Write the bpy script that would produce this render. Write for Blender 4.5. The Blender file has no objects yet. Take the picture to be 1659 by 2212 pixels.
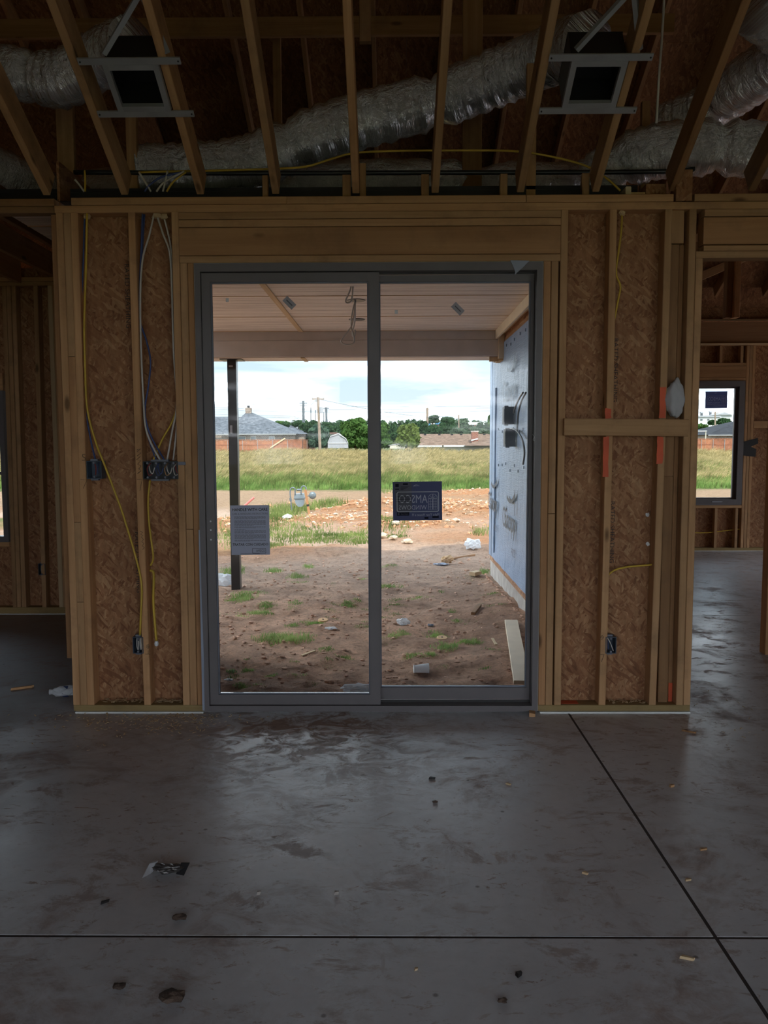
import bpy, bmesh, math, random
import numpy as np
from mathutils import Vector, Matrix

random.seed(7)
RNG = np.random.default_rng(11)
SC = bpy.context.scene
COL = SC.collection

# ------------------------------------------------------------------ camera
FPX, CX, CY = 1750.0, 829.5, 1106.0
PITCH, YAW, ROLL, EYE = 0.0834, 0.0100, -0.0033, 1.4787
def _axes():
    F = Vector((0, math.cos(PITCH), -math.sin(PITCH)))
    U = Vector((0, math.sin(PITCH), math.cos(PITCH)))
    R = Vector((1, 0, 0))
    Z = Matrix.Rotation(YAW, 3, 'Z')
    F, U, R = Z @ F, Z @ U, Z @ R
    c, s = math.cos(ROLL), math.sin(ROLL)
    return c * R + s * U, -s * R + c * U, F
AR, AU, AF = _axes()
cam_data = bpy.data.cameras.new('camera')
cam_data.sensor_fit = 'VERTICAL'
cam_data.sensor_height = 36.0
cam_data.lens = FPX * 36.0 / 2212.0
cam_data.clip_end = 4000
cam = bpy.data.objects.new('camera', cam_data)
COL.objects.link(cam)
cam.matrix_world = Matrix(((AR.x, AU.x, -AF.x, 0), (AR.y, AU.y, -AF.y, 0), (AR.z, AU.z, -AF.z, EYE), (0, 0, 0, 1)))
SC.camera = cam

# measuring helpers: where a sight line of the photograph meets a real plane
def ray(x, y):
    return AF + (x - CX) / FPX * AR - (y - CY) / FPX * AU
def onY(x, y, Y):
    d = ray(x, y); return Vector((0, 0, EYE)) + d * (Y / d.y)
def onZ(x, y, Z):
    d = ray(x, y); return Vector((0, 0, EYE)) + d * ((Z - EYE) / d.z)
def onX(x, y, X):
    d = ray(x, y); return Vector((0, 0, EYE)) + d * (X / d.x)

# ------------------------------------------------------------------ world, sun, exposure
SKY_STRENGTH = 1.0
SUN_STRENGTH = 0.52
EXPOSURE = 3.15
world = bpy.data.worlds.new('sky'); SC.world = world; world.use_nodes = True
def build_world():
    nt = world.node_tree; nt.nodes.clear()
    N = nt.nodes.new; L = nt.links.new
    out = N('ShaderNodeOutputWorld'); bg = N('ShaderNodeBackground')
    tc = N('ShaderNodeTexCoord'); sep = N('ShaderNodeSeparateXYZ')
    L(tc.outputs['Generated'], sep.inputs[0])
    zc = N('ShaderNodeMath'); zc.operation = 'MAXIMUM'; L(sep.outputs['Z'], zc.inputs[0]); zc.inputs[1].default_value = 0.0
    za = N('ShaderNodeMath'); za.operation = 'ADD'; L(zc.outputs[0], za.inputs[0]); za.inputs[1].default_value = 0.09
    dx = N('ShaderNodeMath'); dx.operation = 'DIVIDE'; L(sep.outputs['X'], dx.inputs[0]); L(za.outputs[0], dx.inputs[1])
    dy = N('ShaderNodeMath'); dy.operation = 'DIVIDE'; L(sep.outputs['Y'], dy.inputs[0]); L(za.outputs[0], dy.inputs[1])
    cmb = N('ShaderNodeCombineXYZ'); L(dx.outputs[0], cmb.inputs[0]); L(dy.outputs[0], cmb.inputs[1])
    n1 = N('ShaderNodeTexNoise'); n1.inputs['Scale'].default_value = 0.85; n1.inputs['Detail'].default_value = 7
    n1.inputs['Roughness'].default_value = 0.52; n1.inputs['Distortion'].default_value = 0.35
    L(cmb.outputs[0], n1.inputs['Vector'])
    cr = N('ShaderNodeValToRGB'); cr.color_ramp.elements[0].position = 0.38; cr.color_ramp.elements[1].position = 0.64
    ce = cr.color_ramp.elements.new(0.52); ce.color = (0.042, 0.042, 0.042, 1)
    L(n1.outputs['Fac'], cr.inputs[0])
    gr = N('ShaderNodeValToRGB')
    e = gr.color_ramp.elements
    e[0].position = 0.0; e[0].color = (0.105, 0.118, 0.128, 1)
    e[1].position = 0.6; e[1].color = (0.085, 0.115, 0.15, 1)
    m = e.new(0.12); m.color = (0.086, 0.110, 0.127, 1)
    L(zc.outputs[0], gr.inputs[0])
    mx = N('ShaderNodeMixRGB'); L(cr.outputs[0], mx.inputs[0]); L(gr.outputs[0], mx.inputs[1])
    mx.inputs[2].default_value = (1.09, 1.15, 1.25, 1)
    L(mx.outputs[0], bg.inputs[0]); bg.inputs[1].default_value = SKY_STRENGTH
    L(bg.outputs[0], out.inputs[0])
build_world()
sun_data = bpy.data.lights.new('sun', 'SUN'); sun_data.energy = SUN_STRENGTH; sun_data.angle = 0.009
sun_data.color = (1.0, 0.93, 0.82)
sun = bpy.data.objects.new('sun', sun_data); COL.objects.link(sun)
SUN_DIR = Vector((-0.22, 1.0, -1.12)).normalized()
sun.rotation_euler = SUN_DIR.to_track_quat('-Z', 'Y').to_euler()
def portal(name, loc, w, h, yaw):
    # Cycles light portal: emits nothing, only tells the sampler where daylight comes in
    d = bpy.data.lights.new(name, 'AREA'); d.shape = 'RECTANGLE'; d.size = w; d.size_y = h
    d.cycles.is_portal = True
    o = bpy.data.objects.new(name, d); COL.objects.link(o)
    o.location = loc; o.rotation_euler = (math.pi / 2, 0, yaw)
SC.view_settings.view_transform = 'Standard'
SC.view_settings.look = 'None'
SC.view_settings.exposure = EXPOSURE
SC.view_settings.gamma = 1.0
SC.view_settings.use_curve_mapping = False
try:
    SC.cycles.max_bounces = 7; SC.cycles.diffuse_bounces = 4; SC.cycles.adaptive_threshold = 0.04; SC.cycles.glossy_bounces = 4
    SC.cycles.transparent_max_bounces = 12; SC.cycles.sample_clamp_indirect = 6.0
    SC.cycles.caustics_reflective = False; SC.cycles.caustics_refractive = False
except Exception:
    pass

# ------------------------------------------------------------------ material helpers
class G:
    def __init__(self, name):
        self.m = bpy.data.materials.new(name); self.m.use_nodes = True
        self.nt = self.m.node_tree; self.nt.nodes.clear()
        self.out = self.nt.nodes.new('ShaderNodeOutputMaterial')
        self.b = self.nt.nodes.new('ShaderNodeBsdfPrincipled')
        self.nt.links.new(self.b.outputs[0], self.out.inputs[0])
        self.tc = self.nt.nodes.new('ShaderNodeTexCoord')
        self.oi = None
    def L(self, a, b): self.nt.links.new(a, b)
    def N(self, t, **k):
        n = self.nt.nodes.new(t)
        for a, v in k.items(): setattr(n, a, v)
        return n
    def put(self, sock, v):
        if hasattr(v, 'links'): self.L(v, sock)
        elif v is not None:
            if sock.type == 'RGBA': v = (v, v, v, 1) if isinstance(v, (int, float)) else (*tuple(v)[:3], 1)
            sock.default_value = v
    def rand(self):
        if not self.oi: self.oi = self.N('ShaderNodeObjectInfo')
        return self.oi.outputs['Random']
    def math(self, op, a, b=None, clamp=False):
        n = self.N('ShaderNodeMath', operation=op, use_clamp=clamp); self.put(n.inputs[0], a)
        if b is not None: self.put(n.inputs[1], b)
        return n.outputs[0]
    def vec(self, kind='Object', scale=(1, 1, 1), rot=(0, 0, 0), loc=(0, 0, 0), rnd=0):
        v = self.tc.outputs[kind]
        if rnd:
            cm = self.N('ShaderNodeCombineXYZ'); r = self.rand()
            for i, f in enumerate((1, 1.7, 2.3)): self.put(cm.inputs[i], self.math('MULTIPLY', r, rnd * f))
            a = self.N('ShaderNodeVectorMath', operation='ADD'); self.L(v, a.inputs[0]); self.L(cm.outputs[0], a.inputs[1]); v = a.outputs[0]
        mp = self.N('ShaderNodeMapping'); self.L(v, mp.inputs[0])
        mp.inputs['Scale'].default_value = scale; mp.inputs['Rotation'].default_value = rot; mp.inputs['Location'].default_value = loc
        return mp.outputs[0]
    def noise(self, v, s=1, d=3, r=0.5, dist=0, color=False):
        n = self.N('ShaderNodeTexNoise'); self.L(v, n.inputs['Vector'])
        n.inputs['Scale'].default_value = s; n.inputs['Detail'].default_value = d
        n.inputs['Roughness'].default_value = r; n.inputs['Distortion'].default_value = dist
        return n.outputs['Color' if color else 'Fac']
    def voro(self, v, s=1, feat='F1', out='Distance', rnd=1.0):
        n = self.N('ShaderNodeTexVoronoi', feature=feat); self.L(v, n.inputs['Vector']); n.inputs['Scale'].default_value = s
        n.inputs['Randomness'].default_value = rnd
        return n.outputs[out]
    def ramp(self, f, stops, interp='LINEAR'):
        n = self.N('ShaderNodeValToRGB'); self.put(n.inputs[0], f); e = n.color_ramp.elements; n.color_ramp.interpolation = interp
        while len(e) < len(stops): e.new(0.5)
        for k, (p, c) in enumerate(stops):
            e[k].position = p
            e[k].color = (c, c, c, 1) if isinstance(c, (int, float)) else (*c[:3], 1)
        return n.outputs[0]
    def mix(self, f, a, b, mode='MIX'):
        n = self.N('ShaderNodeMixRGB', blend_type=mode); self.put(n.inputs[0], f); self.put(n.inputs[1], a); self.put(n.inputs[2], b)
        return n.outputs[0]
    def bump(self, h, st=0.5, dist=0.01):
        n = self.N('ShaderNodeBump'); n.inputs['Strength'].default_value = st; n.inputs['Distance'].default_value = dist
        self.L(h, n.inputs['Height']); self.L(n.outputs[0], self.b.inputs['Normal']); return n.outputs[0]
    def set(self, col=None, rough=None, metal=None, spec=None, **k):
        if col is not None: self.put(self.b.inputs['Base Color'], col)
        if rough is not None: self.put(self.b.inputs['Roughness'], rough)
        if metal is not None: self.put(self.b.inputs['Metallic'], metal)
        if spec is not None: self.put(self.b.inputs['Specular IOR Level'], spec)
        return self.m

def plain(name, col, rough=0.6, metal=0.0, var=0.12, spec=0.4, bump=0.0, scale=6.0):
    g = G(name); v = g.vec('Object', rnd=7)
    n = g.noise(v, scale, 4)
    lo = tuple(c * (1 - var) for c in col); hi = tuple(min(1, c * (1 + var)) for c in col)
    g.set(g.ramp(n, [(0.3, lo), (0.7, hi)]), rough, metal, spec)
    if bump: g.bump(g.noise(v, scale * 8, 4), bump, 0.004)
    return g.m

def wood(name, lo, hi, knots=True, rough=0.75, dirt=0.0):
    g = G(name)
    v = g.vec('Object', scale=(26, 26, 1.1), rnd=31)
    grain = g.noise(v, 1.0, 5, 0.6, 0.6)
    col = g.ramp(grain, [(0.25, lo), (0.75, hi)])
    r = g.rand()
    col = g.mix(1.0, col, g.ramp(r, [(0, (0.80, 0.78, 0.74)), (0.5, (0.97, 0.95, 0.92)), (1, (1.12, 1.04, 0.96))]), 'MULTIPLY')
    big = g.noise(g.vec('Object', scale=(3, 3, 0.9), rnd=17), 1.3, 3)
    col = g.mix(g.math('MULTIPLY', g.ramp(big, [(0.45, 0.0), (0.75, 1.0)]), 0.45), col, tuple(c * 0.72 for c in lo))
    if knots:
        kd = g.voro(g.vec('Object', scale=(6, 6, 2.1), rnd=23), 1.0)
        col = g.mix(g.math('MULTIPLY', g.ramp(kd, [(0.05, 1.0), (0.115, 0.0)]), 0.8), col, (0.09, 0.045, 0.02))
    if dirt:
        dn = g.noise(g.vec('Object', scale=(4, 4, 4), rnd=13), 1.0, 5, 0.65)
        col = g.mix(g.math('MULTIPLY', g.ramp(dn, [(0.52, 0.0), (0.72, 1.0)]), dirt), col, (0.10, 0.06, 0.04))
    g.set(col, rough, 0, 0.25)
    g.bump(grain, 0.25, 0.002)
    return g.m

def make_osb(name='oriented_strand_board', tint=(1, 1, 1)):
    g = G(name)
    base = None
    v0 = g.vec('Object', rnd=3)
    wob = g.noise(v0, 6, 2, color=True)
    col = None
    for k, (ang, sx, sz, s) in enumerate(((0.35, 5.0, 1.0, 24), (1.25, 4.4, 1.0, 20), (2.2, 4.8, 1.0, 23), (2.8, 3.6, 1.0, 28), (0.8, 4.0, 1.0, 19))):
        v = g.vec('Object', rot=(0, ang, 0), loc=(k * 3.1, k * 1.7, k * 2.3))
        mp = g.N('ShaderNodeMapping'); g.L(v, mp.inputs[0]); mp.inputs['Scale'].default_value = (sx, 0.6, sz)
        add = g.N('ShaderNodeVectorMath', operation='MULTIPLY_ADD'); g.L(wob, add.inputs[0]); add.inputs[1].default_value = (0.22, 0.05, 0.1); g.L(mp.outputs[0], add.inputs[2])
        c = g.voro(add.outputs[0], s * 0.8, out='Color')
        sp = g.N('ShaderNodeSeparateColor'); g.L(c, sp.inputs[0])
        tone = g.ramp(sp.outputs[0], [(0.0, (0.25, 0.11, 0.05)), (0.25, (0.36, 0.175, 0.085)), (0.75, (0.44, 0.23, 0.115)), (0.97, (0.54, 0.32, 0.17))])
        if col is None: col = tone
        else: col = g.mix(g.ramp(sp.outputs[1], [(0.50, 0.0), (0.54, 1.0)]), col, tone)
    fine = g.noise(g.vec('Object', scale=(30, 30, 8), rot=(0, 0.5, 0)), 1.4, 5, 0.7)
    col = g.mix(0.55, col, g.ramp(fine, [(0.3, (0.42, 0.42, 0.42)), (0.7, (1.1, 1.1, 1.1))]), 'MULTIPLY')
    blot = g.noise(g.vec('Object'), 2.0, 3)
    col = g.mix(0.6, col, g.ramp(blot, [(0.3, (0.68, 0.58, 0.52)), (0.7, (1.08, 1.05, 1.0))]), 'MULTIPLY')
    col = g.mix(1.0, col, tint, 'MULTIPLY')
    g.set(col, 0.7, 0, 0.3)
    g.bump(fine, 0.35, 0.003)
    return g.m

M = {}
M['pine'] = wood('pine_lumber', (0.42, 0.235, 0.115), (0.62, 0.39, 0.21), dirt=0.4)
M['pine_dark'] = wood('dark_lumber', (0.25, 0.13, 0.06), (0.38, 0.22, 0.11), dirt=0.4)  # darker brown lumber for recessed, attic and scrap pieces
M['pine_red'] = wood('header_lumber', (0.42, 0.215, 0.10), (0.58, 0.335, 0.17), dirt=0.3)
M['pine_pale'] = wood('pale_new_lumber', (0.55, 0.40, 0.24), (0.72, 0.56, 0.36), knots=False)
M['treated'] = wood('treated_sill_lumber', (0.30, 0.21, 0.09), (0.42, 0.31, 0.15), dirt=0.3)
M['lvl'] = wood('laminated_beam', (0.30, 0.15, 0.07), (0.42, 0.23, 0.12), knots=False)
M['osb'] = make_osb()
M['osb_roof'] = make_osb('roof_sheathing', (0.62, 0.56, 0.48))  # darkened copy of the wall board, attic shade put into its colour

def make_concrete():
    g = G('stained_concrete')
    v = g.vec('Object')
    wv = v
    n1 = g.noise(v, 0.9, 5, 0.6)
    col = g.ramp(n1, [(0.28, (0.50, 0.505, 0.525)), (0.72, (0.68, 0.685, 0.705))])
    fine = g.noise(v, 14, 6, 0.7)
    col = g.mix(0.5, col, g.ramp(fine, [(0.25, (0.78, 0.78, 0.78)), (0.75, (1.12, 1.12, 1.12))]), 'MULTIPLY')
    st = g.noise(v, 1.7, 8, 0.68, 0.8)
    st2 = g.noise(g.vec('Object', loc=(5, 2, 0), scale=(1, 1.3, 1)), 6.5, 8, 0.72, 1.0)
    st3 = g.noise(g.vec('Object', loc=(9, 4, 0), scale=(1.0, 1.6, 1), rot=(0, 0, 0.6)), 3.2, 10, 0.75, 0.5)
    broad = g.ramp(g.noise(g.vec('Object', loc=(1.3, 7.7, 0)), 0.8, 2), [(0.36, 0.0), (0.60, 1.0)])
    m1 = g.math('MULTIPLY', g.ramp(st, [(0.50, 0.0), (0.62, 1.0)]), g.ramp(st2, [(0.40, 0.15), (0.58, 1.0)]))
    m2 = g.math('MULTIPLY', g.ramp(st2, [(0.585, 0.0), (0.65, 1.0)]), broad)
    m3 = g.math('MULTIPLY', g.ramp(st3, [(0.55, 0.0), (0.62, 1.0)]), 0.6)
    fl = g.noise(g.vec('Object', loc=(3, 8, 0), scale=(0.8, 1.7, 1), rot=(0, 0, -0.4)), 17, 7, 0.75, 0.7)
    patch = g.ramp(g.noise(g.vec('Object', loc=(2, 5, 0)), 2.4, 4), [(0.40, 0.0), (0.58, 1.0)])
    m4 = g.math('MULTIPLY', g.math('MULTIPLY', g.ramp(fl, [(0.57, 0.0), (0.62, 1.0)]), patch), 0.75)
    mm = g.math('MAXIMUM', g.math('MAXIMUM', g.math('MULTIPLY', m1, 0.65), g.math('MULTIPLY', m2, 0.7)), g.math('MAXIMUM', m3, m4))
    dirt = g.ramp(g.noise(v, 20, 3), [(0.3, (0.20, 0.11, 0.07)), (0.7, (0.34, 0.21, 0.14))])
    # tracked-in red soil lies thickest by the door and thins out into the room
    sp = g.N('ShaderNodeSeparateXYZ'); g.L(v, sp.inputs[0])
    near = g.ramp(g.math('MULTIPLY', g.math('SUBTRACT', sp.outputs['Y'], 2.9), 0.8), [(0.0, 0.0), (1.0, 1.0)])
    cen = g.ramp(g.math('ABSOLUTE', g.math('ADD', sp.outputs['X'], 0.45)), [(0.25, 1.0), (0.95, 0.0)])
    nd = g.math('MULTIPLY', g.math('MULTIPLY', near, cen), g.ramp(st2, [(0.44, 0.0), (0.56, 0.9)]))
    mm = g.math('MAXIMUM', mm, nd)
    # the left part is darkened and browned: its dimmer light put into the colour
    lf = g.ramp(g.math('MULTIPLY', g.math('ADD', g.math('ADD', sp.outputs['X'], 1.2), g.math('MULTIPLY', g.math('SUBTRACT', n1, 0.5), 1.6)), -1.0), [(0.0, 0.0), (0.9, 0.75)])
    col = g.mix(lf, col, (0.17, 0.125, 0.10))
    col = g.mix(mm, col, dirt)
    # smaller dark specks
    sk = g.voro(g.vec('Object', scale=(1, 1, 1)), 7.5)
    skm = g.math('MULTIPLY', g.ramp(sk, [(0.035, 1.0), (0.075, 0.0)]), 0.75)
    col = g.mix(skm, col, (0.09, 0.06, 0.045))
    rough = g.mix(mm, g.ramp(n1, [(0.3, 0.40), (0.7, 0.28)]), 0.8)
    rough = g.mix(lf, rough, 0.62)
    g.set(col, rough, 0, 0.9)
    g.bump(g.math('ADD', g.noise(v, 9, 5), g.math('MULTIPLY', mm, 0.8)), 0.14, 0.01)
    return g.m
M['concrete'] = make_concrete()
M['stem'] = plain('foundation_concrete', (0.42, 0.38, 0.34), 0.85, var=0.25, bump=0.4)
M['joint'] = plain('joint_filler', (0.06, 0.045, 0.04), 0.9)
M['sealer'] = plain('white_sill_foam', (0.80, 0.83, 0.80), 0.7)
M['bronze'] = plain('taupe_vinyl_frame', (0.155, 0.140, 0.142), 0.45, var=0.06)
M['bronze_dark'] = plain('dark_track', (0.035, 0.032, 0.033), 0.5)
M['white'] = plain('white_plastic', (0.78, 0.80, 0.82), 0.5)
M['tape'] = plain('grey_flashing_tape', (0.30, 0.34, 0.42), 0.45)
M['black'] = plain('black_plastic', (0.02, 0.02, 0.022), 0.4)
M['boxblue'] = plain('dark_blue_box_plastic', (0.05, 0.07, 0.10), 0.45)
M['boxgrey'] = plain('grey_box_plastic', (0.16, 0.17, 0.21), 0.5)
M['yellow'] = plain('yellow_cable', (0.60, 0.40, 0.05), 0.45)
M['blue'] = plain('blue_cable', (0.045, 0.07, 0.20), 0.45)
M['cream'] = plain('white_cable', (0.58, 0.54, 0.50), 0.45)
M['steelblack'] = plain('black_steel', (0.03, 0.03, 0.032), 0.35)
M['strap'] = plain('grey_galvanised_strap', (0.36, 0.37, 0.40), 0.5, metal=0.3)
M['orange'] = plain('orange_marking_paint', (0.62, 0.10, 0.035), 0.6, var=0.2)
M['paintblack'] = plain('marker_ink', (0.02, 0.016, 0.015), 0.6)
M['ink'] = plain('printed_ink', (0.05, 0.035, 0.03), 0.6)

def make_foil():
    g = G('crinkled_foil')
    at = g.N('ShaderNodeAttribute', attribute_name='wrap'); v = at.outputs['Vector']
    def mp(sx, sy, d, dist):
        m = g.N('ShaderNodeMapping'); g.L(v, m.inputs[0]); m.inputs['Scale'].default_value = (sx, sy, 1)
        return g.noise(m.outputs[0], 1.0, d, 0.6, dist)
    ring = mp(1.6, 34, 4, 1.2); big = mp(1.2, 7, 3, 0.6); fine = mp(9, 60, 3, 2.0)
    g.set(g.ramp(big, [(0.3, (0.70, 0.70, 0.73)), (0.7, (0.96, 0.96, 0.98))]), g.ramp(ring, [(0.3, 0.10), (0.7, 0.26)]), 0.72)
    g.bump(g.math('ADD', g.math('ADD', ring, g.math('MULTIPLY', big, 1.3)), g.math('MULTIPLY', fine, 0.35)), 0.85, 0.02)
    return g.m
M['foil'] = make_foil()

def make_glass():
    g = G('window_glass'); nt = g.nt
    tr = g.N('ShaderNodeBsdfTransparent'); tr.inputs[0].default_value = (0.95, 0.97, 0.965, 1)
    gl = g.N('ShaderNodeBsdfGlossy'); gl.inputs['Roughness'].default_value = 0.02
    fr = g.N('ShaderNodeFresnel'); fr.inputs[0].default_value = 1.24
    sm = g.ramp(g.noise(g.vec('Object', scale=(1, 1, 1)), 3.0, 8, 0.75, 1.0), [(0.62, 0.0), (0.85, 0.10)])
    df = g.N('ShaderNodeBsdfDiffuse'); df.inputs[0].default_value = (0.75, 0.75, 0.75, 1)
    m1 = g.N('ShaderNodeMixShader'); g.L(fr.outputs[0], m1.inputs[0]); g.L(tr.outputs[0], m1.inputs[1]); g.L(gl.outputs[0], m1.inputs[2])
    m2 = g.N('ShaderNodeMixShader'); g.L(sm, m2.inputs[0]); g.L(m1.outputs[0], m2.inputs[1]); g.L(df.outputs[0], m2.inputs[2])
    g.L(m2.outputs[0], g.out.inputs[0])
    return g.m
M['glass'] = make_glass()

def translucent(name, col, amt=0.5):
    g = G(name)
    d = g.N('ShaderNodeBsdfDiffuse'); d.inputs[0].default_value = (*col, 1)
    t = g.N('ShaderNodeBsdfTranslucent'); t.inputs[0].default_value = (*col, 1)
    m = g.N('ShaderNodeMixShader'); m.inputs[0].default_value = amt
    g.L(d.outputs[0], m.inputs[1]); g.L(t.outputs[0], m.inputs[2]); g.L(m.outputs[0], g.out.inputs[0])
    return g.m
M['paper'] = translucent('grey_backlit_paper', (0.66, 0.69, 0.80), 0.55)
M['navy'] = translucent('navy_sticker', (0.19, 0.21, 0.36), 0.55)
M['navy_dark'] = translucent('dark_sticker_print', (0.030, 0.032, 0.05), 0.4)
M['stickergrey'] = translucent('sticker_pale_print', (0.85, 0.87, 0.92), 0.55)
M['stickermid'] = translucent('sticker_grey_panel', (0.22, 0.22, 0.26), 0.5)
M['clearplastic'] = translucent('clear_crinkled_plastic', (0.88, 0.90, 0.92), 0.4)

# ------------------------------------------------------------------ geometry helpers
def lk(o, parent=None):
    COL.objects.link(o)
    if parent is not None:
        o.parent = parent
        o.matrix_parent_inverse = Matrix.Translation(-parent.location)
    return o
def tag(o, label=None, cat=None, group=None, kind=None):
    if label: o['label'] = label
    if cat: o['category'] = cat
    if group: o['group'] = group
    if kind: o['kind'] = kind
    return o
def thing(name, label, cat, loc=(0, 0, 0), group=None):
    o = bpy.data.objects.new(name, None); o.empty_display_size = 0.05; o.location = loc
    lk(o); return tag(o, label, cat, group)
def struct(name, label=None, loc=(0, 0, 0)):
    o = bpy.data.objects.new(name, None); o.empty_display_size = 0.1; o.location = loc
    lk(o); return tag(o, label, None, None, 'structure')

class MB:
    def __init__(self): self.v = []; self.f = []
    def add(self, vs, fs):
        b = len(self.v); self.v += [tuple(p) for p in vs]; self.f += [tuple(i + b for i in q) for q in fs]; return self
    def box(self, lo, hi):
        x0, y0, z0 = lo; x1, y1, z1 = hi
        return self.add([(x0, y0, z0), (x1, y0, z0), (x1, y1, z0), (x0, y1, z0), (x0, y0, z1), (x1, y0, z1), (x1, y1, z1), (x0, y1, z1)],
                        [(0, 3, 2, 1), (4, 5, 6, 7), (0, 1, 5, 4), (1, 2, 6, 5), (2, 3, 7, 6), (3, 0, 4, 7)])
    def obox(self, c, ax, ay, az):
        c, ax, ay, az = Vector(c), Vector(ax), Vector(ay), Vector(az)
        vs = [c + sx * ax + sy * ay + sz * az for sz in (-1, 1) for sx, sy in ((-1, -1), (1, -1), (1, 1), (-1, 1))]
        return self.add(vs, [(0, 3, 2, 1), (4, 5, 6, 7), (0, 1, 5, 4), (1, 2, 6, 5), (2, 3, 7, 6), (3, 0, 4, 7)])
    def tube(self, pts, r, n=8, caps=True, jit=0.0, flat=1.0):
        pts = [Vector(p) for p in pts]; rs = r if isinstance(r, (list, tuple)) else [r] * len(pts)
        b = len(self.v); up = None
        for i, p in enumerate(pts):
            t = (pts[min(i + 1, len(pts) - 1)] - pts[max(i - 1, 0)])
            if t.length < 1e-9: t = Vector((0, 0, 1))
            t.normalize()
            if up is None: up = Vector((0, 1, 0)) if abs(t.y) < 0.9 else Vector((1, 0, 0))
            s = t.cross(up); s.normalize(); up = s.cross(t); up.normalize()
            for k in range(n):
                a = 2 * math.pi * k / n; rr = rs[i] * (1 + (random.uniform(-jit, jit) if jit else 0))
                self.v.append(tuple(p + s * math.cos(a) * rr + up * math.sin(a) * rr * flat))
        for i in range(len(pts) - 1):
            for k in range(n):
                self.f.append((b + i * n + k, b + i * n + (k + 1) % n, b + (i + 1) * n + (k + 1) % n, b + (i + 1) * n + k))
        if caps:
            self.f.append(tuple(b + k for k in range(n))[::-1]); self.f.append(tuple(b + (len(pts) - 1) * n + k for k in range(n)))
        return self
    def lathe(self, c, prof, n=20, axis=(0, 0, 1)):
        az = Vector(axis).normalized(); ax = az.orthogonal().normalized(); ay = az.cross(ax); c = Vector(c); b = len(self.v)
        for r, h in prof:
            for k in range(n):
                a = 2 * math.pi * k / n; self.v.append(tuple(c + az * h + ax * (r * math.cos(a)) + ay * (r * math.sin(a))))
        for i in range(len(prof) - 1):
            for k in range(n):
                self.f.append((b + i * n + k, b + i * n + (k + 1) % n, b + (i + 1) * n + (k + 1) % n, b + (i + 1) * n + k))
        self.f.append(tuple(b + k for k in range(n))[::-1]); self.f.append(tuple(b + (len(prof) - 1) * n + k for k in range(n)))
        return self
    def prism(self, pts, d):
        d = Vector(d); n = len(pts); a = [Vector(p) for p in pts]
        return self.add(a + [p + d for p in a], [tuple(range(n))[::-1], tuple(range(n, 2 * n))] + [(k, (k + 1) % n, n + (k + 1) % n, n + k) for k in range(n)])
    def build(self, name, mat, parent=None, smooth=False, origin=None):
        me = bpy.data.meshes.new(name)
        v = self.v
        if origin is not None:
            o0 = Vector(origin); v = [tuple(Vector(p) - o0) for p in v]
        me.from_pydata(v, [], self.f)
        me.materials.append(mat)
        if smooth: me.polygons.foreach_set('use_smooth', [True] * len(me.polygons))
        o = bpy.data.objects.new(name, me)
        if origin is not None: o.location = origin
        lk(o, parent); return o

def board(name, p0, p1, w, t, mat, parent=None, facing=(0, -1, 0), ch=0.003, bow=0.0):
    """one piece of lumber from p0 to p1 (centre line); w across the face, t through, local z runs along the grain"""
    p0, p1 = Vector(p0), Vector(p1); L = (p1 - p0).length
    az = (p1 - p0).normalized(); fy = Vector(facing); ay = (fy - az * fy.dot(az)).normalized(); ax = ay.cross(az)
    hw, ht = w / 2, t / 2; ch = min(ch, hw * 0.5, ht * 0.5)
    sec = [(-hw + ch, -ht), (hw - ch, -ht), (hw, -ht + ch), (hw, ht - ch), (hw - ch, ht), (-hw + ch, ht), (-hw, ht - ch), (-hw, -ht + ch)]
    zs = [0, L] if not bow else [0, L * 0.3, L * 0.6, L]
    vs = []
    for z in zs:
        off = bow * math.sin(math.pi * z / L) if bow else 0
        vs += [(x + off, y, z - L / 2) for x, y in sec]
    n = 8; fs = [tuple(range(8))[::-1], tuple(range((len(zs) - 1) * 8, len(zs) * 8))]
    for i in range(len(zs) - 1):
        fs += [(i * n + k, i * n + (k + 1) % n, (i + 1) * n + (k + 1) % n, (i + 1) * n + k) for k in range(n)]
    me = bpy.data.meshes.new(name); me.from_pydata(vs, [], fs); me.materials.append(mat)
    o = bpy.data.objects.new(name, me); lk(o)
    c = (p0 + p1) / 2
    m = Matrix(((ax.x, ay.x, az.x, c.x), (ax.y, ay.y, az.y, c.y), (ax.z, ay.z, az.z, c.z), (0, 0, 0, 1)))
    if parent is not None:
        o.parent = parent; o.matrix_parent_inverse = Matrix.Translation(-parent.location)
    o.matrix_basis = m
    return o
def vstud(x0, x1, z0, z1, y0, y1, mat, parent, name='stud', lean=0.0, bow=0.0):
    xc = (x0 + x1) / 2; yc = (y0 + y1) / 2
    return board(name, (xc, yc, z0), (xc + lean, yc, z1), x1 - x0, y1 - y0, mat, parent, (0, -1, 0), bow=bow)
def hplate(x0, x1, z0, z1, y0, y1, mat, parent, name='plate'):
    zc = (z0 + z1) / 2; yc = (y0 + y1) / 2
    return board(name, (x0, yc, zc), (x1, yc, zc), z1 - z0, y1 - y0, mat, parent, (0, -1, 0))
def sheet(name, lo, hi, mat, parent):
    c = [(a + b) / 2 for a, b in zip(lo, hi)]
    return MB().box(lo, hi).build(name, mat, parent, origin=c)

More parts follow.
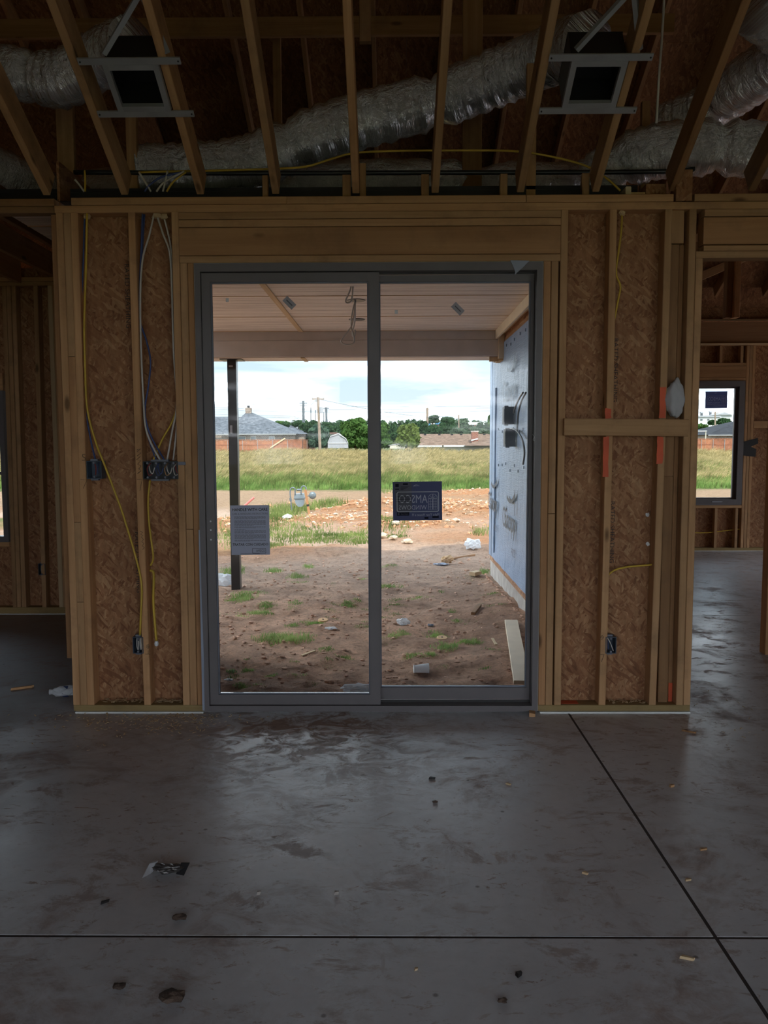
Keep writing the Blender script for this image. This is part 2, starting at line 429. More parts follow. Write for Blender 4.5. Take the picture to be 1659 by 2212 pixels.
def smooth_path(pts, sub=6):
    pts = [Vector(p) for p in pts]; out = []
    for i in range(len(pts) - 1):
        p0, p1, p2, p3 = pts[max(i - 1, 0)], pts[i], pts[i + 1], pts[min(i + 2, len(pts) - 1)]
        for k in range(sub):
            t = k / sub
            out.append(0.5 * ((2 * p1) + (p2 - p0) * t + (2 * p0 - 5 * p1 + 4 * p2 - p3) * t * t + (3 * p1 - p0 - 3 * p2 + p3) * t ** 3))
    out.append(pts[-1]); return out
def cable(name, pts, r, mat, label, group=None, cat='cable', sub=5, parent=None):
    p = smooth_path(pts, sub)
    o = MB().tube(p, r, 6).build(name, mat, parent, smooth=True, origin=p[-1])
    if parent is None: tag(o, label, cat, group)
    return o

def text_mesh(body, size, spacing=1.0, align='CENTER', bold=0.0):
    cu = bpy.data.curves.new('lettering', 'FONT'); cu.body = body; cu.size = size; cu.align_x = align; cu.align_y = 'CENTER'
    cu.space_character = spacing; cu.offset = bold; cu.resolution_u = 2
    o = bpy.data.objects.new('lettering', cu); COL.objects.link(o)
    dg = bpy.context.evaluated_depsgraph_get(); me = bpy.data.meshes.new_from_object(o.evaluated_get(dg))
    bpy.data.objects.remove(o); bpy.data.curves.remove(cu); return me
def lettering(body, c, right, up, size, mat, parent, name='lettering', width=None, mirror=False, bold=0.0, spacing=1.0, sx=1.0):
    me = text_mesh(body, size, spacing, bold=bold)
    xs = [v.co.x for v in me.vertices]
    if not xs: return None
    w = max(xs) - min(xs); cx = (max(xs) + min(xs)) / 2; ys = [v.co.y for v in me.vertices]; cy = (max(ys) + min(ys)) / 2
    k = (width / w) if width else sx
    R_, U_ = Vector(right), Vector(up); s = -1 if mirror else 1
    c = Vector(c)
    for v in me.vertices: v.co = R_ * ((v.co.x - cx) * k * s) + U_ * (v.co.y - cy)
    me.materials.clear(); me.materials.append(mat)
    o = bpy.data.objects.new(name, me); o.location = c; lk(o, parent); return o

# ================================================================== STRUCTURE
# ------------------------------------------------------------------ floor: slab fields with sawn joints
floor = struct('floor', 'bare concrete slab floor with sawn control joints and red dirt stains')
MB().box((-6, -3, -0.12), (8.5, 4.46, -0.0016)).box((-6, 4.46, -0.12), (-1.66, 7.1, -0.0016)).box((1.37, 4.46, -0.12), (8.5, 11.2, -0.0016)).build('slab_base', M['joint'], floor)
JX, JY, JW = 0.969, 2.325, 0.0062
for lo, hi in (((-6, -3), (JX - JW, JY - JW)), ((JX + JW, -3), (8.5, JY - JW)), ((-6, JY + JW), (JX - JW, 4.46)), ((JX + JW, JY + JW), (8.5, 4.46)),
               ((-6, 4.46), (-1.66, 7.1)), ((1.37, 4.46), (8.5, 6.896)), ((1.37, 6.903), (8.5, 11.2))):
    MB().box((lo[0], lo[1], -0.0015), (hi[0], hi[1], 0.0)).build('slab', M['concrete'], floor)
found = struct('trim_1', 'poured concrete foundation stem under the slab edge')
MB().box((1.372, 4.47, -0.75), (8.55, 11.24, -0.12)).build('stem', M['stem'], found)
MB().box((-6.05, 4.3, -0.75), (-1.78, 7.12, -0.12)).build('stem', M['stem'], found)
MB().box((-1.78, 4.2, -0.75), (1.372, 4.44, -0.12)).build('stem', M['stem'], found)

# ------------------------------------------------------------------ the framed wall with the sliding door
Y0, Y1 = 4.370, 4.459
wall = struct('wall_back', 'open stud wall with strand board sheathing around the sliding door')
P, PR, PD = M['pine'], M['pine_red'], M['pine_dark']
ZP = 2.700
def front(px, py): return onY(px, py, Y0)
# sill plates on a white foam gasket
for a, b in ((-1.768, -1.046), (0.800, 1.636)):
    MB().box((a + 0.012, Y0 - 0.012, 0.0), (b, Y1, 0.008)).build('sill_foam', M['sealer'], wall)
    hplate(a, b, 0.0085, 0.043, Y0, Y1, M['treated'], wall, 'sill_plate')
# top plates
hplate(-1.775, 2.9, ZP, ZP + 0.038, Y0, Y1, P, wall, 'top_plate')
hplate(-1.685, -0.55, ZP + 0.040, ZP + 0.078, Y0, Y1, P, wall, 'top_plate')
hplate(-0.548, 0.705, ZP + 0.040, ZP + 0.078, Y0, Y1, P, wall, 'top_plate')
hplate(0.708, 1.475, ZP + 0.040, ZP + 0.078, Y0, Y1, P, wall, 'top_plate')
hplate(1.585, 4.2, ZP + 0.040, ZP + 0.078, Y0, Y1, P, wall, 'top_plate')
board('stud_block', (1.53, Y0 + 0.045, ZP + 0.041), (1.53, Y0 + 0.045, ZP + 0.20), 0.085, 0.09, M['osb'], wall)
hplate(2.905, 4.2, ZP, ZP + 0.038, Y0, Y1, P, wall, 'top_plate')
hplate(-6.0, -1.785, ZP + 0.042, ZP + 0.080, Y0 + 0.02, Y1, PD, wall, 'top_plate')
hplate(-6.0, -1.785, ZP + 0.006, ZP + 0.040, Y0 + 0.02, Y1, PD, wall, 'top_plate')
# left stud pack
for k, x in enumerate((-1.771, -1.7315, -1.692)):
    if k == 1:
        vstud(x, x + 0.038, 0.044, 0.62, Y0 + 0.001, Y1, P, wall)
        vstud(x, x + 0.038, 0.623, 1.06, Y0, Y1, P, wall)
        vstud(x, x + 0.038, 1.063, 1.95, Y0 + 0.001, Y1, PR, wall)
        vstud(x, x + 0.038, 1.953, ZP - 0.001, Y0 + 0.002, Y1, P, wall)
    else:
        vstud(x, x + 0.038, 0.044, ZP - 0.001, Y0, Y1, P, wall, bow=0.002 * (k - 1))
vstud(-1.809, -1.773, 0.30, ZP - 0.001, Y0 + 0.03, Y1 + 0.02, PD, wall)
# single stud and door jacks
vstud(-1.377, -1.339, 0.044, ZP - 0.001, Y0, Y1, P, wall, lean=-0.012, bow=0.004)
vstud(-1.160, -1.122, 0.044, ZP - 0.001, Y0, Y1, P, wall)
ZH = 2.437
vstud(-1.120, -1.082, 0.044, 1.02, Y0, Y1, P, wall); vstud(-1.120, -1.082, 1.023, ZH - 0.001, Y0 + 0.001, Y1, P, wall)
vstud(-1.080, -1.0475, 0.044, ZH - 0.001, Y0 + 0.002, Y1, PR, wall)
# header build-up over the door
hplate(-1.121, 0.889, 2.664, 2.699, Y0, Y1, P, wall, 'header_plate')
hplate(-1.121, 0.889, 2.624, 2.661, Y0 + 0.002, Y1, P, wall, 'header_plate')
hplate(-1.121, 0.889, 2.4775, 2.621, Y0 + 0.004, Y1, PR, wall, 'header_beam')
hplate(-1.119, 0.889, ZH, 2.4745, Y0, Y1, P, wall, 'header_plate')
# right jacks, king, studs
vstud(0.803, 0.841, 0.044, ZH - 0.001, Y0 + 0.002, Y1, PR, wall)
vstud(0.843, 0.881, 0.044, 1.10, Y0, Y1, P, wall); vstud(0.843, 0.881, 1.103, ZH - 0.001, Y0 + 0.001, Y1, P, wall)
vstud(0.890, 0.928, 0.044, ZP - 0.001, Y0, Y1, P, wall)
vstud(1.135, 1.173, 0.044, ZP - 0.001, Y0, Y1, P, wall, lean=0.010, bow=-0.006)
vstud(1.412, 1.450, 0.044, ZP - 0.001, Y0, Y1, P, wall, lean=0.022, bow=-0.004)
vstud(1.561, 1.599, 0.044, ZP - 0.001, Y0, Y1, P, wall)
vstud(1.601, 1.638, 0.044, ZH + 0.010, Y0, Y1, P, wall)
# partition nailers between the last studs
vstud(1.476, 1.530, 0.044, 1.30, Y0 + 0.050, Y0 + 0.086, PD, wall, 'nailer'); vstud(1.476, 1.530, 1.303, 2.53, Y0 + 0.050, Y0 + 0.086, PD, wall, 'nailer')
vstud(1.466, 1.545, 2.533, ZP, Y0 + 0.03, Y0 + 0.086, P, wall, 'nailer')
vstud(1.534, 1.559, 0.044, 2.53, Y0 + 0.060, Y0 + 0.086, PD, wall, 'nailer')
# flat block nailed across the right bay
board('cross_block', (0.915, Y0 - 0.020, 1.568), (1.572, Y0 - 0.020, 1.560), 0.090, 0.038, P, wall)
# opening header to the right room
hplate(1.640, 4.2, 2.664, 2.699, Y0, Y1, P, wall, 'header_plate')
hplate(1.640, 4.2, 2.522, 2.661, Y0 + 0.010, Y1, PR, wall, 'header_beam')
hplate(1.640, 4.2, 2.486, 2.514, Y0, Y1, P, wall, 'header_plate')
hplate(1.601, 4.2, 2.449, 2.484, Y0, Y1, P, wall, 'header_plate')
for x in (4.2, 4.24, 4.28): vstud(x, x + 0.038, 0.0, ZP, Y0, Y1, P, wall)
hplate(4.2, 8.5, 0.0, ZP, Y0 + 0.03, Y1, M['osb'], wall, 'osb_panel')
# sheathing
sheet('osb_panel', (-1.700, Y1 + 0.001, 0.02), (-1.380, Y1 + 0.013, 2.79), M['osb'], wall)
sheet('osb_panel', (-1.378, Y1 + 0.001, 0.02), (-1.052, Y1 + 0.013, 2.79), M['osb'], wall)
sheet('osb_panel', (0.806, Y1 + 0.001, 0.02), (1.155, Y1 + 0.013, 2.79), M['osb'], wall)
sheet('osb_panel', (1.157, Y1 + 0.001, 0.02), (1.476, Y1 + 0.013, 2.79), M['osb'], wall)
sheet('osb_panel', (-1.05, Y1 + 0.001, 2.44), (0.805, Y1 + 0.013, 2.79), M['osb'], wall)
# stamp lettering on the sheathing, running down the board
for px, py, t in ((262, 640, 'RATED SHEATHING'), (292, 1215, 'RATED SHEATHING'), (1335, 1150, 'RATED SHEATHING'), (1338, 800, 'RATED SHEATHING')):
    c = onY(px, py, Y1)
    if abs(px - 262) < 3: c.x = -1.43
    if px == 292: c.x = -1.415
    if px > 1300: c.x = 1.215
    lettering(t, (c.x, Y1 - 0.0005, c.z), (0, 0, -1), (1, 0, 0), 0.035, M['ink'], wall, 'stamp_print', width=0.34)
# orange marking paint, sprayed on the studs either side of the block
def spray(x, z0, z1, w=0.040, dx=0.0):
    n = 6; mb = MB()
    pts = []
    for k in range(n + 1):
        z = z0 + (z1 - z0) * k / n
        pts.append((x - w / 2 + random.uniform(0, .004) + dx * k / n, Y0 - 0.0012, z + random.uniform(-.004, .004)))
    for k in range(n + 1):
        z = z1 - (z1 - z0) * k / n
        pts.append((x + w / 2 - random.uniform(0, .004) + dx * (1 - k / n), Y0 - 0.0012, z + random.uniform(-.004, .004)))
    mb.prism(pts, (0, 0.001, 0)); mb.build('orange_paint_mark', M['orange'], wall)
spray(1.156, 1.612, 1.665, 0.036); spray(1.148, 1.30, 1.515, 0.034)
spray(1.444, 1.612, 1.775, 0.037); spray(1.437, 1.37, 1.515, 0.037)
MB().box((1.536, Y0 + 0.055, 0.045), (1.557, Y0 + 0.0595, 0.15)).build('orange_paint_mark', M['orange'], wall)
MB().box((0.93, Y0 + 0.02, 0.0435), (1.03, Y1 - 0.01, 0.0445)).build('orange_paint_mark', M['orange'], wall)
# pencil and marker notes on the studs
def scribble(pts, r=0.0016):
    q = [onY(x, y, Y0 - 0.001) for x, y in pts]
    MB().tube(q, r, 5).build('marker_note', M['paintblack'], wall)
scribble([(296, 972), (304, 969), (296, 976), (305, 978), (296, 985), (303, 986), (295, 993), (304, 995), (297, 1003), (305, 1006), (300, 1013), (305, 1017), (297, 1023)])
scribble([(184, 981), (178, 982), (179, 987), (184, 989), (184, 994), (177, 994)])
scribble([(303, 1147), (308, 1150), (304, 1154), (309, 1157), (305, 1160), (310, 1165), (306, 1170), (311, 1174), (307, 1179), (312, 1183), (308, 1187)], 0.0012)
scribble([(317, 1394), (320, 1391), (322, 1396), (320, 1402), (317, 1398), (317, 1394), (322, 1399)], 0.0012)
scribble([(314, 1413), (325, 1413)], 0.0012); scribble([(320, 1405), (320, 1413)], 0.0012)
scribble([(1297, 1377), (1301, 1372), (1304, 1377), (1300, 1382), (1297, 1377), (1303, 1376)], 0.0012)
scribble([(1297, 1414), (1305, 1414), (1299, 1430)], 0.0012)
scribble([(174, 1036), (188, 1036), (180, 1055)], 0.001); scribble([(296, 1036), (307, 1036), (302, 1060)], 0.001)

# ------------------------------------------------------------------ sliding glass door
door = struct('door_1', 'taupe framed sliding glass door between the stud walls')
DX0, DX1, DZ0, DZ1 = -1.040, 0.795, 0.012, 2.431
FY0, FY1 = 4.352, 4.470
B = M['bronze']
mb = MB()
for lo, hi in (((DX0, FY0, DZ0), (DX0 + 0.030, FY1, DZ1)), ((DX1 - 0.030, FY0, DZ0), (DX1, FY1, DZ1)),
               ((DX0 + 0.030, FY0, DZ1 - 0.042), (DX1 - 0.030, FY1, DZ1)), ((DX0 + 0.030, FY0, DZ0), (DX1 - 0.030, FY1, DZ0 + 0.032))):
    MB().box(lo, hi).build('frame_member', B, door)
MB().box((DX0 + 0.03, 4.418, DZ0 + 0.032), (DX1 - 0.03, 4.422, DZ0 + 0.045)).build('track', M['bronze_dark'], door)
MB().box((DX0 + 0.03, 4.412, DZ1 - 0.050), (DX1 - 0.03, 4.4185, DZ1 - 0.042)).build('track', M['bronze_dark'], door)
def panel(name, x0, x1, z0, z1, gx0, gx1, gz0, gz1, y0, y1):
    p = struct_child(name, door)
    for lo, hi, nm in (((x0, y0, z0), (gx0, y1, z1), 'stile'), ((gx1, y0, z0), (x1, y1, z1), 'stile'),
                       ((gx0, y0, gz1), (gx1, y1, z1), 'rail'), ((gx0, y0, z0), (gx1, y1, gz0), 'rail')):
        MB().box(lo, hi).build(nm, B, p)
    g = 0.006; e = 0.010
    for lo, hi in (((gx0, y0 + e, gz0), (gx0 + g, y1 - e, gz1)), ((gx1 - g, y0 + e, gz0), (gx1, y1 - e, gz1)),
                   ((gx0 + g, y0 + e, gz1 - g), (gx1 - g, y1 - e, gz1)), ((gx0 + g, y0 + e, gz0), (gx1 - g, y1 - e, gz0 + g))):
        MB().box(lo, hi).build('glazing_bead', M['boxgrey'], p)
    yc = (y0 + y1) / 2
    sheet('glass_pane', (gx0 + g, yc - 0.003, gz0 + g), (gx1 - g, yc + 0.003, gz1 - g), M['glass'], p)
    return p
def struct_child(name, parent):
    o = bpy.data.objects.new(name, None); o.empty_display_size = 0.05; lk(o, parent); return o
PL = panel('sliding_panel', -1.008, -0.066, 0.046, 2.385, -0.962, -0.124, 0.102, 2.338, 4.370, 4.410)
PR_ = panel('fixed_panel', -0.110, 0.763, 0.060, 2.380, -0.066, 0.745, 0.125, 2.345, 4.424, 4.462)
for z in (1.065, 1.018, 0.965):
    MB().lathe((-0.985, 4.3695, z), [(0.004, 0), (0.005, -0.002), (0.003, -0.003)], 8, (0, 1, 0)).build('handle_screw', M['white'], PL)
# caulk and flashing edges round the frame
for lo, hi in (((DX0 - 0.006, Y0 - 0.003, DZ0), (DX0 - 0.001, Y0 + 0.02, DZ1)), ((DX1 + 0.001, Y0 - 0.003, DZ0), (DX1 + 0.006, Y0 + 0.02, DZ1)),
               ((DX0 - 0.006, Y0 - 0.003, DZ1 + 0.0005), (DX1 + 0.006, Y0 + 0.02, DZ1 + 0.0055))):
    MB().box(lo, hi).build('caulk_line', M['stem'], door)
mb = MB()
tp = [(-1.048, 0.02), (-1.036, 0.02), (-1.034, 0.3), (-1.039, 0.7), (-1.040, 1.02), (-1.047, 1.02)]
MB().prism([(x, 4.349, z) for x, z in tp], (0, 0.002, 0)).build('flashing_edge', M['tape'], door)
portal('daylight_door', (-0.12, 4.52, 1.22), 1.8, 2.3, math.pi)
ft = [onY(x, y, 4.348) for x, y in ((1102, 562), (1144, 563), (1130, 577), (1117, 589), (1112, 594), (1113, 587), (1108, 574))]
tag(MB().prism(ft, (0, 0.0025, 0)).build('flashing_tape', M['tape'], None), 'torn grey flap of flashing tape hanging over the door head', 'tape')
sh = onY(1141, 1546, 0.0)
tag(MB().prism([(0.742, 4.30, 0.0), (0.775, 4.30, 0.0), (0.775, 4.30, 0.017), (0.742, 4.30, 0.022)], (0.008, 0.05, 0)).build('wood_shim', P), 'small wood shim on the floor under the right door corner', 'shim')

# ------------------------------------------------------------------ left room beyond the stud pack
wl = struct('wall_left', 'far stud wall of the left room with strand board between studs')
YL = 6.99
hplate(-6, -1.80, 2.832, 2.866, YL, YL + 0.089, P, wl, 'top_plate'); hplate(-6, -1.80, 2.868, 2.904, YL, YL + 0.089, P, wl, 'top_plate')
MB().box((-6, YL - 0.006, 0), (-1.8, YL + 0.08, 0.006)).build('sill_foam', M['sealer'], wl)
hplate(-6, -1.80, 0.006, 0.062, YL, YL + 0.089, M['treated'], wl, 'sill_plate')
for x in (-2.925, -2.885, -2.845): vstud(x, x + 0.038, 0.063, 2.831, YL, YL + 0.089, P if x > -2.9 else M['pine_pale'], wl)
vstud(-3.075, -3.037, 0.063, 2.831, YL, YL + 0.089, P, wl, lean=0.03)
for x in (-3.335, -3.295, -3.253): vstud(x, x + 0.037, 0.063, 2.831, YL, YL + 0.089, P, wl, lean=0.02)
for x in (-2.45, -2.05): vstud(x, x + 0.037, 0.063, 2.831, YL, YL + 0.089, P, wl)
for x in (-5.2, -4.8, -4.4, -4.02): vstud(x, x + 0.037, 0.063, 2.831, YL, YL + 0.089, P, wl)
hplate(-3.98, -3.34, 0.60, 0.638, YL, YL + 0.089, P, wl, 'window_sill_plate'); hplate(-3.98, -3.34, 1.95, 2.1, YL, YL + 0.089, P, wl, 'header_beam')
for lo, hi in (((-6, YL + 0.090, 0.0), (-3.99, YL + 0.102, 3.0)), ((-3.33, YL + 0.090, 0.0), (-1.78, YL + 0.102, 3.0)),
               ((-3.99, YL + 0.090, 0.0), (-3.33, YL + 0.102, 0.60)), ((-3.99, YL + 0.090, 1.96), (-3.33, YL + 0.102, 3.0))):
    sheet('osb_panel', lo, hi, M['osb'], wl)
w2 = struct('window_2', 'narrow window at the left edge of the left room')
for lo, hi in (((-3.985, YL - 0.01, 0.64), (-3.93, YL + 0.09, 1.95)), ((-3.382, YL - 0.01, 0.64), (-3.340, YL + 0.09, 1.95)),
               ((-3.93, YL - 0.01, 0.64), (-3.382, YL + 0.09, 0.69)), ((-3.93, YL - 0.01, 1.90), (-3.382, YL + 0.09, 1.95))):
    MB().box(lo, hi).build('frame_member', B, w2)
MB().box((-3.93, YL + 0.02, 1.225), (-3.382, YL + 0.05, 1.25)).build('meeting_rail', B, w2)
sheet('glass_pane', (-3.93, YL + 0.03, 0.69), (-3.382, YL + 0.036, 1.90), M['glass'], w2)
portal('daylight_left_window', (-3.65, YL + 0.12, 1.3), 0.55, 1.2, math.pi)
# exterior wall between the left room and the porch
wp = struct('wall_porch_left', 'left side wall of the porch')
sheet('osb_panel', (-1.80, 4.475, -0.1), (-1.785, 7.1, 3.0), M['osb'], wp)
# ceiling joists of the left room
cj = struct('ceiling_left', 'deep ceiling joists over the left room')
for x in (-2.36, -2.76, -3.16, -3.56, -3.96, -4.36, -4.76, -5.16):
    board('joist', (x, 4.47, 2.945), (x, 6.985, 2.945), 0.038, 0.185, P if x < -2.5 else PD, cj, (0, 0, -1))

# ------------------------------------------------------------------ right room
wr = struct('wall_right', 'far stud wall of the right room around a casement window')
YR = 11.1; YS = YR + 0.089
hplate(1.5, 8.5, 2.79, 2.83, YR, YS, P, wr, 'top_plate')
hplate(1.5, 8.5, 0.0, 0.045, YR, YS, M['treated'], wr, 'sill_plate')
MB().box((1.5, YR - 0.006, 0), (8.5, YR, 0.006)).build('sill_foam', M['sealer'], wr)
for x in (4.785, 4.826, 4.867): vstud(x, x + 0.038, 0.046, 2.785, YR, YS, P, wr)
for x in (3.99, 3.95): vstud(x, x + 0.038, 0.046, 2.785, YR, YS, P, wr)
for x in (5.30, 5.70, 6.1, 6.5, 6.9, 7.3, 3.55, 3.15, 2.75, 2.35): vstud(x, x + 0.038, 0.046, 2.785, YR, YS, P, wr)
for x in (4.42, 4.70): vstud(x, x + 0.038, 0.046, 0.590, YR, YS, P, wr, 'cripple_stud'); vstud(x, x + 0.038, 2.56, 2.785, YR, YS, P, wr, 'cripple_stud')
hplate(4.03, 4.783, 0.592, 0.632, YR, YS, P, wr, 'window_sill_plate')
hplate(4.03, 4.783, 2.52, 2.558, YR, YS, P, wr, 'header_plate'); hplate(4.03, 4.783, 2.36, 2.517, YR, YS, PR, wr, 'header_beam'); hplate(4.03, 4.783, 2.318, 2.357, YR, YS, P, wr, 'header_plate')
hplate(4.91, 5.30, 1.68, 1.775, YR, YR + 0.04, P, wr, 'cross_block')
for lo, hi in (((1.47, YS + 0.001, 0), (4.03, YS + 0.013, 3.0)), ((4.78, YS + 0.001, 0), (8.5, YS + 0.013, 3.0)),
               ((4.03, YS + 0.001, 0), (4.78, YS + 0.013, 0.63)), ((4.03, YS + 0.001, 2.32), (4.78, YS + 0.013, 3.0))):
    sheet('osb_panel', lo, hi, M['osb'], wr)
w1 = struct('window_1', 'tall taupe casement window in the right room')
WX0, WX1, WZ0, WZ1 = 4.035, 4.768, 0.640, 2.3165
for lo, hi in (((WX0, YR - 0.03, WZ0), (WX0 + 0.045, YS, WZ1)), ((WX1 - 0.075, YR - 0.03, WZ0), (WX1, YS, WZ1)),
               ((WX0 + 0.045, YR - 0.03, WZ0), (WX1 - 0.075, YS, WZ0 + 0.075)), ((WX0 + 0.045, YR - 0.03, WZ1 - 0.075), (WX1 - 0.075, YS, WZ1))):
    MB().box(lo, hi).build('frame_member', B, w1)
for lo, hi in (((WX0 + 0.045, YR + 0.02, WZ0 + 0.075), (WX0 + 0.075, YR + 0.06, WZ1 - 0.075)), ((WX1 - 0.115, YR + 0.02, WZ0 + 0.075), (WX1 - 0.075, YR + 0.06, WZ1 - 0.075)),
               ((WX0 + 0.075, YR + 0.02, WZ0 + 0.075), (WX1 - 0.115, YR + 0.06, WZ0 + 0.098)), ((WX0 + 0.075, YR + 0.02, WZ1 - 0.098), (WX1 - 0.115, YR + 0.06, WZ1 - 0.075))):
    MB().box(lo, hi).build('sash_member', B, w1)
sheet('glass_pane', (WX0 + 0.075, YR + 0.037, WZ0 + 0.098), (WX1 - 0.115, YR + 0.043, WZ1 - 0.098), M['glass'], w1)
MB().box((4.36, YR - 0.045, WZ0 + 0.035), (4.49, YR - 0.031, WZ0 + 0.052)).box((4.47, YR - 0.055, WZ0 + 0.040), (4.50, YR - 0.044, WZ0 + 0.048)).build('crank_handle', M['strap'], w1)
portal('daylight_right_window', (4.38, YS + 0.05, 1.47), 0.6, 1.5, math.pi)
# beam, hung cripple and roof members seen over the right room
cr_ = struct('ceiling_right', 'beam and roof framing over the right room')
hplate(1.5, 8.5, 2.785, 3.065, 10.84, 10.93, M['lvl'], cr_, 'ceiling_beam')
hplate(1.5, 8.5, 2.779, 2.785, 10.80, 10.95, M['pine_pale'], cr_, 'lit_beam_edge')  # pale strip stands for light on the beam's lower edge
hplate(1.5, 8.5, 3.12, 3.56, 10.97, 11.0, M['osb_roof'], cr_, 'gable_panel')
hplate(1.5, 8.5, 3.095, 3.11, 10.9, 10.99, M['pine_pale'], cr_, 'lit_beam_edge')  # second pale strip, a lit edge put into the colour
for x0 in (2.2, 3.25, 4.3, 5.35, 6.4):
    board('truss_chord', (x0, 9.3, 3.25), (x0 + 1.3, 9.3, 3.80), 0.09, 0.038, P, cr_)
    board('truss_chord', (x0 + 0.5, 10.2, 3.50), (x0 + 1.8, 10.2, 4.05), 0.06, 0.038, M['pine_pale'], cr_)  # pale lumber stands in for light along the truss edges
hplate(1.5, 8.5, 3.64, 3.73, 10.3, 10.34, M['pine_pale'], cr_, 'purlin')
px0, px1 = onY(1570, 640, 8.6).x, onY(1595, 640, 8.6).x
vstud(px0, (px0 + px1) / 2, 2.78, 3.45, 8.6, 8.69, PD, cr_, 'hanger'); vstud((px0 + px1) / 2 + .002, px1, 2.775, 3.45, 8.55, 8.66, M['pine_red'], cr_, 'hanger')
hplate(1.5, 8.5, 3.45, 3.54, 8.55, 8.69, PD, cr_, 'purlin')
# partition end in the right room
wp2 = struct('wall_partition', 'partition wall end in the right room')
for x in (2.612, 2.652): vstud(x, x + 0.038, 0.0, 2.7, 5.60, 5.69, M['pine_red'], wp2)
hplate(2.69, 8.5, 0.0, 2.7, 5.691, 5.70, M['osb'], wp2, 'osb_panel')
hplate(2.692, 8.5, 0.0, 0.038, 5.60, 5.69, M['treated'], wp2, 'sill_plate'); hplate(2.692, 8.5, 2.662, 2.70, 5.60, 5.69, P, wp2, 'top_plate')
for x in (3.06, 3.47, 3.88, 4.29, 4.70): vstud(x, x + 0.038, 0.039, 2.661, 5.60, 5.69, P, wp2)

# ------------------------------------------------------------------ the rest of the building around the camera
wf = struct('wall_front', 'street side wall behind the viewer, unseen, its open bays added to light the room')
YB = -2.3
def wall_with_holes(parent, x0, x1, z1, holes, y):
    xs = x0
    for a, b, s, h in sorted(holes):
        sheet('osb_panel', (xs, y, 0), (a, y + 0.1, z1), M['osb'], parent)
        if s > 0: sheet('osb_panel', (a, y, 0), (b, y + 0.1, s), M['osb'], parent)
        sheet('osb_panel', (a, y, h), (b, y + 0.1, z1), M['osb'], parent)
        portal('daylight_front', ((a + b) / 2, y - 0.02, (s + h) / 2), b - a, h - s, 0)
        xs = b
    sheet('osb_panel', (xs, y, 0), (x1, y + 0.1, z1), M['osb'], parent)
FRONT_HOLES = [(-3.1, -0.7, 0.0, 2.5), (-0.2, 2.4, 0.0, 2.5), (2.8, 5.6, 0.0, 2.5)]  # unseen openings, sized for the light they let in
wall_with_holes(wf, -6.0, 8.5, 3.55, FRONT_HOLES, YB)
ws = struct('wall_side', 'outer side walls beyond the picture, the right one opened for added light')
sheet('osb_panel', (-6.1, YB, 0), (-6.0, 7.1, 4.0), M['osb'], ws)
for lo, hi in (((8.5, YB, 0), (8.6, 6.2, 4.0)), ((8.5, 10.6, 0), (8.6, 11.2, 4.0)), ((8.5, 6.2, 2.6), (8.6, 10.6, 4.0))):  # wide unseen opening added to brighten the right room
    sheet('osb_panel', lo, hi, M['osb'], ws)
portal('daylight_side', (8.64, 8.4, 1.3), 4.4, 2.6, math.pi / 2)

# ------------------------------------------------------------------ vaulted ceiling rafters
ceil = struct('ceiling', 'exposed vaulted ceiling rafters running up from the wall plate')
SL = 0.58
RX = [-3.06, -2.65, -2.24, -1.83, -1.415, -1.012, -0.612, -0.187, 0.232, 0.682, 1.078, 1.484, 1.90, 2.31, 2.72, 3.13, 3.54]
dz = 0.070 * math.sqrt(1 + SL * SL)
for i, x in enumerate(RX):
    yb = 4.445; zb = 2.782
    a = Vector((x, yb, zb + dz)); b = Vector((x + random.uniform(-.01, .01), 0.6, zb + dz + (yb - 0.6) * SL))
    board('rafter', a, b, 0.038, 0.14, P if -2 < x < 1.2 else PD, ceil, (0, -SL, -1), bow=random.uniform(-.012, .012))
board('ridge_beam', (-6, 0.58, 5.1), (8.5, 0.58, 5.1), 0.038, 0.30, PD, ceil, (0, 0, 1))
# blocks and web posts behind the plate
for px, w in ((574, 0.03), (749, 0.044), (918, 0.042), (1087, 0.040), (1263, 0.040)):
    c = onY(px, 388, 4.49)
    vstud(c.x - w / 2, c.x + w / 2, 2.792, 2.915, 4.462, 4.50, P, ceil, 'plate_block')
for px, w, Yw, z0, z1 in ((283, 0.06, 4.75, 2.80, 3.42), (783, 0.035, 4.60, 2.80, 3.02), (790, 0.07, 5.1, 3.9, 5.2), (1020, 0.125, 5.35, 2.80, 5.0), (1148, 0.055, 4.62, 2.80, 3.55), (1395, 0.05, 5.0, 2.8, 3.5), (140, 0.10, 4.9, 2.8, 3.5), (600, 0.06, 6.2, 3.2, 4.6)):
    c = onY(px, 300, Yw)
    vstud(c.x - w / 2, c.x + w / 2, z0, z1, Yw, Yw + 0.04, P if Yw < 5 else PD, ceil, 'web_post')
hplate(-6, 2.0, 4.37, 4.50, 6.0, 6.04, PD, ceil, 'purlin')
# ------------------------------------------------------------------ roof deck over everything
roof = struct('roof', 'roof sheathing and rafters above the attic')
RS = 0.50; ER_Y, ER_Z = 11.55, 2.98
def roof_z(y): return ER_Z + (ER_Y - y) * RS if y > 3.3 else ER_Z + (ER_Y - 3.3) * RS - (3.3 - y) * RS
def slab_y(ya, yb, name, x0, x1, t=0.014):
    za, zb = roof_z(ya), roof_z(yb)
    MB().add([(x0, ya, za), (x1, ya, za), (x1, yb, zb), (x0, yb, zb), (x0, ya, za + t), (x1, ya, za + t), (x1, yb, zb + t), (x0, yb, zb + t)],
             [(0, 3, 2, 1), (4, 5, 6, 7), (0, 1, 5, 4), (1, 2, 6, 5), (2, 3, 7, 6), (3, 0, 4, 7)]).build(name, M['osb_roof'], roof)
ys = [3.3, 4.35, 5.4, 6.45, 7.5, 8.55, 9.6, 10.6]
